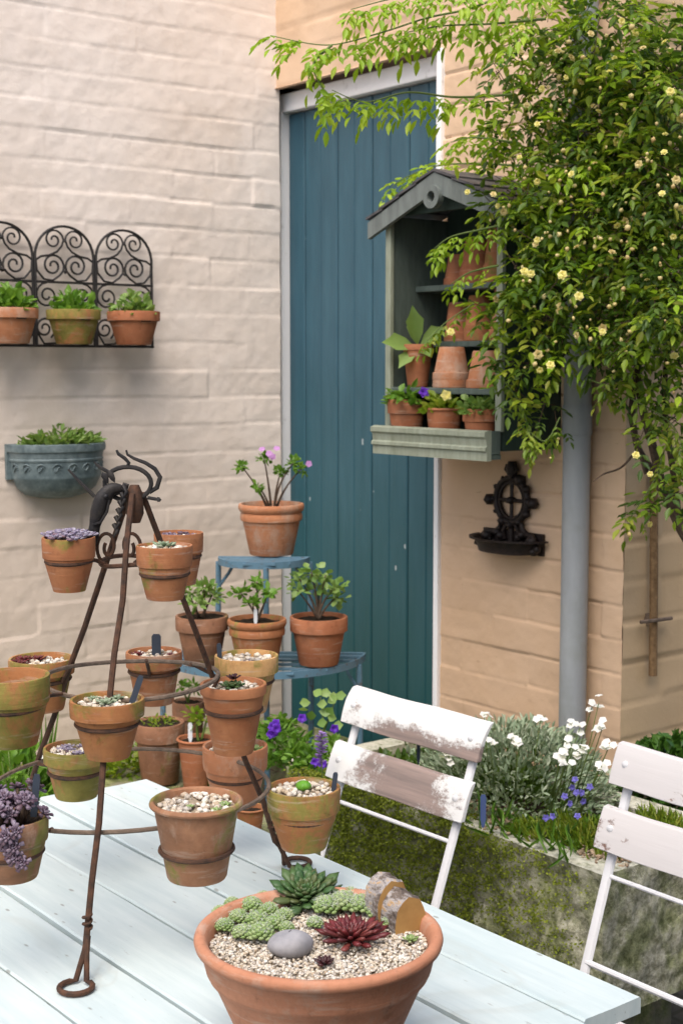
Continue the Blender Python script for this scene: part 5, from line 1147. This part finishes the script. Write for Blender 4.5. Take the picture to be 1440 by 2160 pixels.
ground_cover('feathery dark green plant at the near end of the trough behind the second chair', 'feathery_plant', [tuple(surf(x, y)) for x, y in zip(g.uniform(-2.06,-1.93,14), g.uniform(2.38,2.60,14))], 'lf_mid', .045, .006, 110, 9, True)
ground_cover('dark trailing foliage in the trough behind the flaking chair', 'trailing_plant', [tuple(surf(x, y)) for x, y in zip(g.uniform(-2.78,-2.50,26), g.uniform(2.27,2.58,26))], 'lf_dark', .028, .014, 70, 11, hh=.075)
ground_cover('dusty green leaves poking up behind the flaking chair', 'leafy_plant', [tuple(surf(x, y)) for x, y in zip(g.uniform(-2.75,-2.45,9), g.uniform(2.30,2.50,9))], 'lf_silver', .03, .016, 30, 13, hh=.10)
ground_cover('wispy blades hanging over the trough lip between the chairs', 'grass_tuft', [tuple(surf(x, y)) for x, y in ((-2.27,2.225),(-2.12,2.215),(-2.03,2.215),(-2.2,2.22))], 'lf_bright', .085, .006, 9, 15, True, 'grass')
label_stake('dark blue label stuck in the grit at the trough front', at(1018, 1735, 2.98), .060, .012, 'blue_tag')
label_stake('black label among dark foliage seen between the chair slats', at(882, 1604, 3.15), .05, .008, 'slate')

# violets and friends at the trough's far end
p0 = at(600, 1590, 3.35)
vp = thing('viola_plant', 'bright green viola clump with deep violet flowers at the trough far end', 'plant', (p0[0], p0[1], TT)); mb = MB()
for (x, y, d_, r, n) in ((590,1525,3.4,.055,150),(560,1535,3.42,.04,80),(620,1575,3.36,.075,190),(655,1590,3.34,.065,150),(700,1570,3.38,.06,110),(580,1590,3.36,.05,70)): bushy(mb, at(x, y+25, d_), r, r*.9, n, .026, .013, x, .5)
build('foliage', mb, M['lf_bright'], vp, ang=180)
for k, (x, y, d_) in enumerate(((575,1533,3.32),(582,1526,3.32),(572,1548,3.31),(578,1545,3.31),(637,1515,3.36),(705,1537,3.34),(665,1608,3.28),(680,1612,3.28),(748,1512,3.3),(583,1538,3.3))):
    mb = MB(); flower(mb, at(x, y, d_), NEAR+A(0,0,.2)+g.normal(size=3)*.25, .0125, 5, .85, .3, 0, k, 2); build('flower', mb, M['violet'], vp, ang=180)
p0 = at(690, 1570, 3.45); t = thing('oval_leaf_plant', 'upright stem with oval light green leaves rising before the dark stand gap', 'plant', (p0[0], p0[1], TT)); mb = MB(); sm = MB()
for k, (x, y) in enumerate(((660,1458),(672,1462),(655,1482),(668,1486),(704,1470),(716,1474),(690,1482),(672,1500),(690,1510),(710,1516),(655,1520),(668,1528),(700,1532),(640,1500))):
    p = at(x, y, 3.42); mb.leaves([p], unit(RGT*g.normal()+A(0,0,g.uniform(-.2,.7))+NEAR*.4), unit(NEAR+A(0,0,.5)), g.uniform(.024,.034), .024, .06, .1, 0, .6)
sm.tube([at(688,1600,3.43), at(684,1540,3.43), at(676,1470,3.43)], [.003,.0025,.0015], 6); sm.tube([at(684,1540,3.43), at(706,1480,3.43)], [.002,.0013], 6)
build('foliage', mb, M['lf_jade'], t, ang=180); build('stem', sm, M['stem_green'], t, ang=180)
p0 = at(680, 1650, 3.2); t = thing('lavender', 'fat lavender purple flower spike beside the chair slat', 'plant', (p0[0], p0[1], TT)); mb = MB(); sm = MB()
for (x, y0, y1) in ((678,1545,1612),):
    for k in range(70):
        f = k/70; c = at(x+g.normal()*1.0, y0+(y1-y0)*f, 3.2); a = g.random()*6.28; D = unit(RGT*math.cos(a)+NEAR*math.sin(a)+A(0,0,.5)); mb.leaves([c], D, A(0,0,1), .013*(.6+.8*math.sin(f*2.6+.3)), .009, .1, .2)
    sm.tube([at(x+2,1660,3.2), at(x,1600,3.2), at(x,1548,3.2)], .0017, 5)
build('flower_spike', mb, M['lavender'], t, ang=180); build('stem', sm, M['stem_green'], t, ang=180)

# clipped bush beyond the trough
p = at(1418, 1640, 3.62)
t = thing('clipped_bush', 'rounded glossy dark green bush beyond the trough at the right edge', 'bush', (p[0], p[1], 0)); c = A(p[0], p[1], at(1418,1640,3.62)[2]-.06)
mb = MB(); bushy(mb, c, .16, .17, 1500, .034, .022, 5, .5, hollow=.75); build('foliage', mb, m_leaf('leaf_gloss', [(.03,.09,.012),(.055,.14,.018),(.09,.19,.03)], .2, .3), t, ang=180)
mb = MB(); bushy(mb, c-A(0,0,.02), .145, .15, 500, .04, .03, 6, .5, hollow=.3)
build('inner_foliage', mb, M['lf_dark'], t, ang=180); mb = MB(); mb.tube([(c[0],c[1],0),(c[0],c[1],c[2]*.5),(c[0],c[1],c[2]+.05)], [.02,.016,.01], 8); build('trunk', mb, M['bark'], t)

# ---------------------------------------------------------------- climbing rose
rs = thing('climbing_rose', 'large climbing rose with small yellow flowers tumbling over cabinet and downpipe', 'rose', (-2.33, 2.70, 0))
mb = MB()
def spl(P, n=10):
    P = [A(*p) for p in P]; out = []
    for i in range(len(P)-1):
        p0, p1, p2, p3 = P[max(i-1,0)], P[i], P[i+1], P[min(i+2,len(P)-1)]
        for s_ in np.linspace(0,1,n)[:-1]: out.append(.5*((2*p1)+(p2-p0)*s_+(2*p0-5*p1+4*p2-p3)*s_**2+(3*p1-p0-3*p2+p3)*s_**3))
    return np.array(out+[P[-1]])
def branch(mb, pts, r0, r1, n=7):
    Q = [at(*q) for q in pts]
    if r0 > .010: Q = [Q[0]*A(1,1,0)+A(.05,-.02,0), Q[0]*A(1,1,.5)+A(.03,0,0)] + Q
    P = spl(Q); mb.tube(P, np.linspace(r0, r1, len(P)), n)
branch(mb, ((1520,1400,3.45),(1478,1200,3.45),(1432,1110,3.45),(1395,1020,3.46),(1375,940,3.48),(1352,850,3.5),(1340,720,3.48),(1320,500,3.42),(1330,250,3.36)), .015, .008)
branch(mb, ((1500,1380,3.5),(1452,1150,3.5),(1402,1050,3.5),(1372,990,3.5),(1340,930,3.52),(1335,820,3.54),(1375,640,3.5),(1400,300,3.45)), .012, .007)
branch(mb, ((1432,1110,3.45),(1418,990,3.44),(1400,860,3.44),(1410,700,3.4),(1440,400,3.3)), .009, .005)
branch(mb, ((1345,945,3.5),(1310,985,3.48),(1272,1000,3.46),(1250,1015,3.45)), .0035, .0015, 5)
branch(mb, ((1335,830,3.5),(1330,880,3.5),(1345,940,3.5),(1362,1000,3.5)), .008, .006, 6)
build('trunk', mb, M['bark'], rs)
bm = MB()
def sprig(P0, D0, n_l, L, W, g, lm, droop=.2):
    """compound leaf: stalk with paired leaflets and one at the tip"""
    D0 = unit(D0); side = unit(np.cross(D0, A(0,0,1)+g.normal(size=3)*.15)); up = np.cross(side, D0); ln = L*1.5
    for k in range(n_l):
        f = .35+.65*k/(n_l-1) if n_l > 1 else 1
        c = P0 + D0*ln*f - A(0,0,droop*ln*f*f)
        if k == n_l-1: lm[0].append(c); lm[1].append(D0-A(0,0,droop)); lm[2].append(up); lm[3].append(L); lm[4].append(W)
        else:
            for s_ in (-1,1): lm[0].append(c); lm[1].append(unit(D0*.65+side*s_-A(0,0,droop*.8))); lm[2].append(up+side*s_*.2); lm[3].append(L*.85*g.uniform(.8,1.1)); lm[4].append(W*.9)
class LM(list):
    def __init__(s): super().__init__([[],[],[],[],[]])
    def to(s, mb): mb.leaves(np.array(s[0]), np.array(s[1]), np.array(s[2]), np.array(s[3]), np.array(s[4]), .10, .2, 0, .42)
dark, mid, lime = LM(), LM(), LM()
# clumps: x, y, radius (pixels of the photograph), depth, sprigs, share of fresh growth
CL = [(1330,60,130,3.35,120,.35),(1420,180,120,3.25,150,.08),(1250,110,110,3.42,100,.35),(1150,50,90,3.48,60,.5),(1070,130,60,3.5,34,.4),(1170,190,85,3.48,75,.25),(1290,230,110,3.40,115,.1),(1390,380,110,3.30,150,.0),
      (1110,260,70,3.5,55,.25),(1210,330,100,3.45,110,.2),(1040,300,40,3.55,16,.5),(1120,390,75,3.48,75,.7),(1250,440,95,3.40,110,.3),(1370,540,110,3.35,125,.1),(1060,430,45,3.55,26,.8),(1160,500,80,3.46,90,.4),
      (1120,590,62,3.46,56,.25),(1230,590,90,3.42,95,.3),(1350,680,100,3.38,95,.2),(1430,640,90,3.25,85,.15),(1065,650,45,3.5,22,.35),(1140,690,60,3.46,44,.2),(1240,690,60,3.42,38,.4),(1050,730,38,3.52,13,.3),(1110,760,45,3.48,22,.25),
      (1020,650,32,3.54,9,.4),(1310,770,55,3.42,26,.25),(1410,790,70,3.36,45,.2),(1430,890,50,3.36,16,.1),(1390,930,40,3.4,8,.1),(1400,250,130,3.52,120,.0),(1400,480,130,3.5,120,.0),(1300,420,110,3.5,70,.0),(1180,760,40,3.46,13,.2),(1440,1010,45,3.36,12,.2),(1410,1060,38,3.4,10,.2),(1140,880,34,3.5,8,.1),(1090,830,36,3.5,11,.2),(1280,820,30,3.44,6,.0),(1170,900,24,3.5,5,.0),(1340,1090,22,3.45,4,.1)]
g = np.random.default_rng(2024)
FP = []
for (x, y, r, d_, n, fr) in CL:
    c = at(x, y, d_); rw = r*d_/3000
    for k in range(int(n*(1.7 if x > 1300 and y < 700 else 1.3))):
        v = rdir(1, g)[0]; q = g.random()**.4; p = c + v*A(rw,rw,rw)*q*A(1,1,1)
        D = unit(v*.7 + NEAR*.25 + A(0,0,-.35) + g.normal(size=3)*.55); fresh = g.random() < fr*(.4+.9*max(0,v[2]))
        L = g.uniform(.016,.042); sprig(p, D, 3 if g.random() < .75 else 2, L, L*.42, g, lime if fresh else (mid if g.random() < .55 else dark))
        if g.random() < .12: bm.tube([p-D*.05, p, p+D*.04], [.0014,.0012,.0008], 4, cap=False)
    for k in range(max(1, int(n/7))):
        v = unit(rdir(1,g)[0]+NEAR*1.1); FP.append((c+v*rw*1.0+NEAR*.055, v))
# arching fresh sprays
def spray(pts, mb, n, L, lm, g, hang=.5, r0=.0035):
    P = spl([at(*q) for q in pts], 12); mb.tube(P, np.linspace(r0, .001, len(P)), 5)
    T = unit(np.gradient(P, axis=0))
    for k in np.linspace(3, len(P)-1, int(n*1.6)).astype(int):
        s_ = 1 if g.random() < .5 else -1
        D = unit(T[k]*.5 + unit(np.cross(T[k], A(0,0,1)))*s_*.6 - A(0,0,hang) + g.normal(size=3)*.25); L_ = L*1.0*g.uniform(.75,1.15); sprig(P[k], D, 3, L_, L_*.40, g, lm, .45)
sp = MB()
for pts, n, L, hg in ((((1100,-30,3.3),(1000,15,3.25),(900,38,3.2),(800,70,3.15),(690,95,3.12),(570,75,3.1)),30,.034,.45),(((1180,-40,3.3),(1000,-25,3.2),(860,-10,3.15),(740,20,3.1)),26,.032,.5),(((1080,200,3.35),(960,205,3.3),(860,195,3.25),(770,215,3.22),(700,190,3.2)),24,.036,.5),
        (((1150,40,3.3),(1040,50,3.25),(930,55,3.2),(850,70,3.2)),18,.034,.5),(((700,95,3.12),(660,140,3.12),(690,200,3.12)),7,.034,.5),(((1100,350,3.7),(1000,345,3.8),(920,350,3.92),(860,372,3.97),(825,395,4.0)),16,.034,.05),(((1120,330,3.4),(1180,350,3.38),(1250,330,3.35)),12,.034,.4),
        (((1080,470,3.5),(1010,485,3.52),(950,500,3.55),(915,525,3.56)),14,.027,.5),(((1080,300,3.45),(1000,290,3.45),(950,300,3.5)),9,.03,.4),(((1050,560,3.5),(990,575,3.54),(950,600,3.56)),6,.024,.5)): spray(pts, sp, n, L, lime, g, hg)
for pts, n, L in ((((1240,800,3.4),(1290,815,3.4),(1330,800,3.42)),5,.028),(((1060,800,3.5),(1100,860,3.5),(1120,940,3.5)),7,.026),(((1180,880,3.45),(1150,930,3.45),(1110,905,3.45)),6,.026),(((1400,950,3.4),(1380,1010,3.4),(1330,1090,3.42)),7,.026),(((1000,640,3.5),(940,680,3.52),(900,720,3.53)),6,.024),(((1330,840,3.4),(1420,900,3.35),(1445,990,3.35)),9,.028)): spray(pts, sp, n, L, mid, g, .5, .002)
build('sprays', sp, M['stem_green'], rs, ang=180); build('twigs', bm, M['bark'], rs, ang=180)['kind'] = 'stuff'
for lm, m_ in ((dark,'lf_dark'),(mid,'lf_mid'),(lime,'lf_lime')):
    mb = MB(); lm.to(mb); build('foliage', mb, M[m_], rs, ang=180)
# flowers: small doubles, fresh yellow and faded cream, each a part
protos = []
for m_, r in (('yellow',.0125),('cream',.0115),('yellow',.0105)):
    mb = MB(); flower(mb, A(0,0,0), A(0,0,1), r, 6, .85, .15, 0, 1, 3); o = build('flower', mb, M[m_], rs, ang=180, local=True); o.location = (0,0,0); protos.append(o)
big = [(1132,262,3.33),(1040,410,3.33),(985,405,3.42),(1185,580,3.30),(1160,770,3.36),(1395,408,3.15),(1220,625,3.3),(1100,60,3.35),(1310,45,3.2),(950,700,3.45),(1340,960,3.32),(1370,1000,3.35),(1270,700,3.3)]
allp = [(at(b[0], b[1], b[2]-.10), NEAR*1.2+A(0,0,.3)) for b in big] + [FP[int(i)] for i in g.permutation(len(FP))[:84]]
for k, (p, v) in enumerate(allp):
    o = protos[0 if k < len(big) else (1 if g.random() < .5 else 2)]
    if k < 3: o = protos[k]
    f = o if k < 3 else o.copy()
    if k >= 3: COL.objects.link(f); f.parent = rs
    v = unit(A(*v)+A(0,0,.2)+g.normal(size=3)*.25)
    f.location = [float(q) for q in (A(*p)-loc_of(rs))]; f.rotation_euler = Vector(v).to_track_quat('Z','Y').to_euler(); s_ = g.uniform(.7,1.2)*(.85 if k < len(big) else 1); f.scale = (s_,s_,s_)
mb = MB(); n = 260; FPp = [FP[int(i)] for i in g.integers(0, len(FP), n)]
c = np.array([p for p, v in FPp]) + g.normal(size=(n,3))*.03; mb.stones(c, .005, 4, 1.1); o = build('buds', mb, M['cream'], rs, ang=180); o['kind'] = 'stuff'
for o in bpy.data.objects:
    if o.get('category') and not o.get('kind') and o.parent is None: o['kind'] = 'thing'
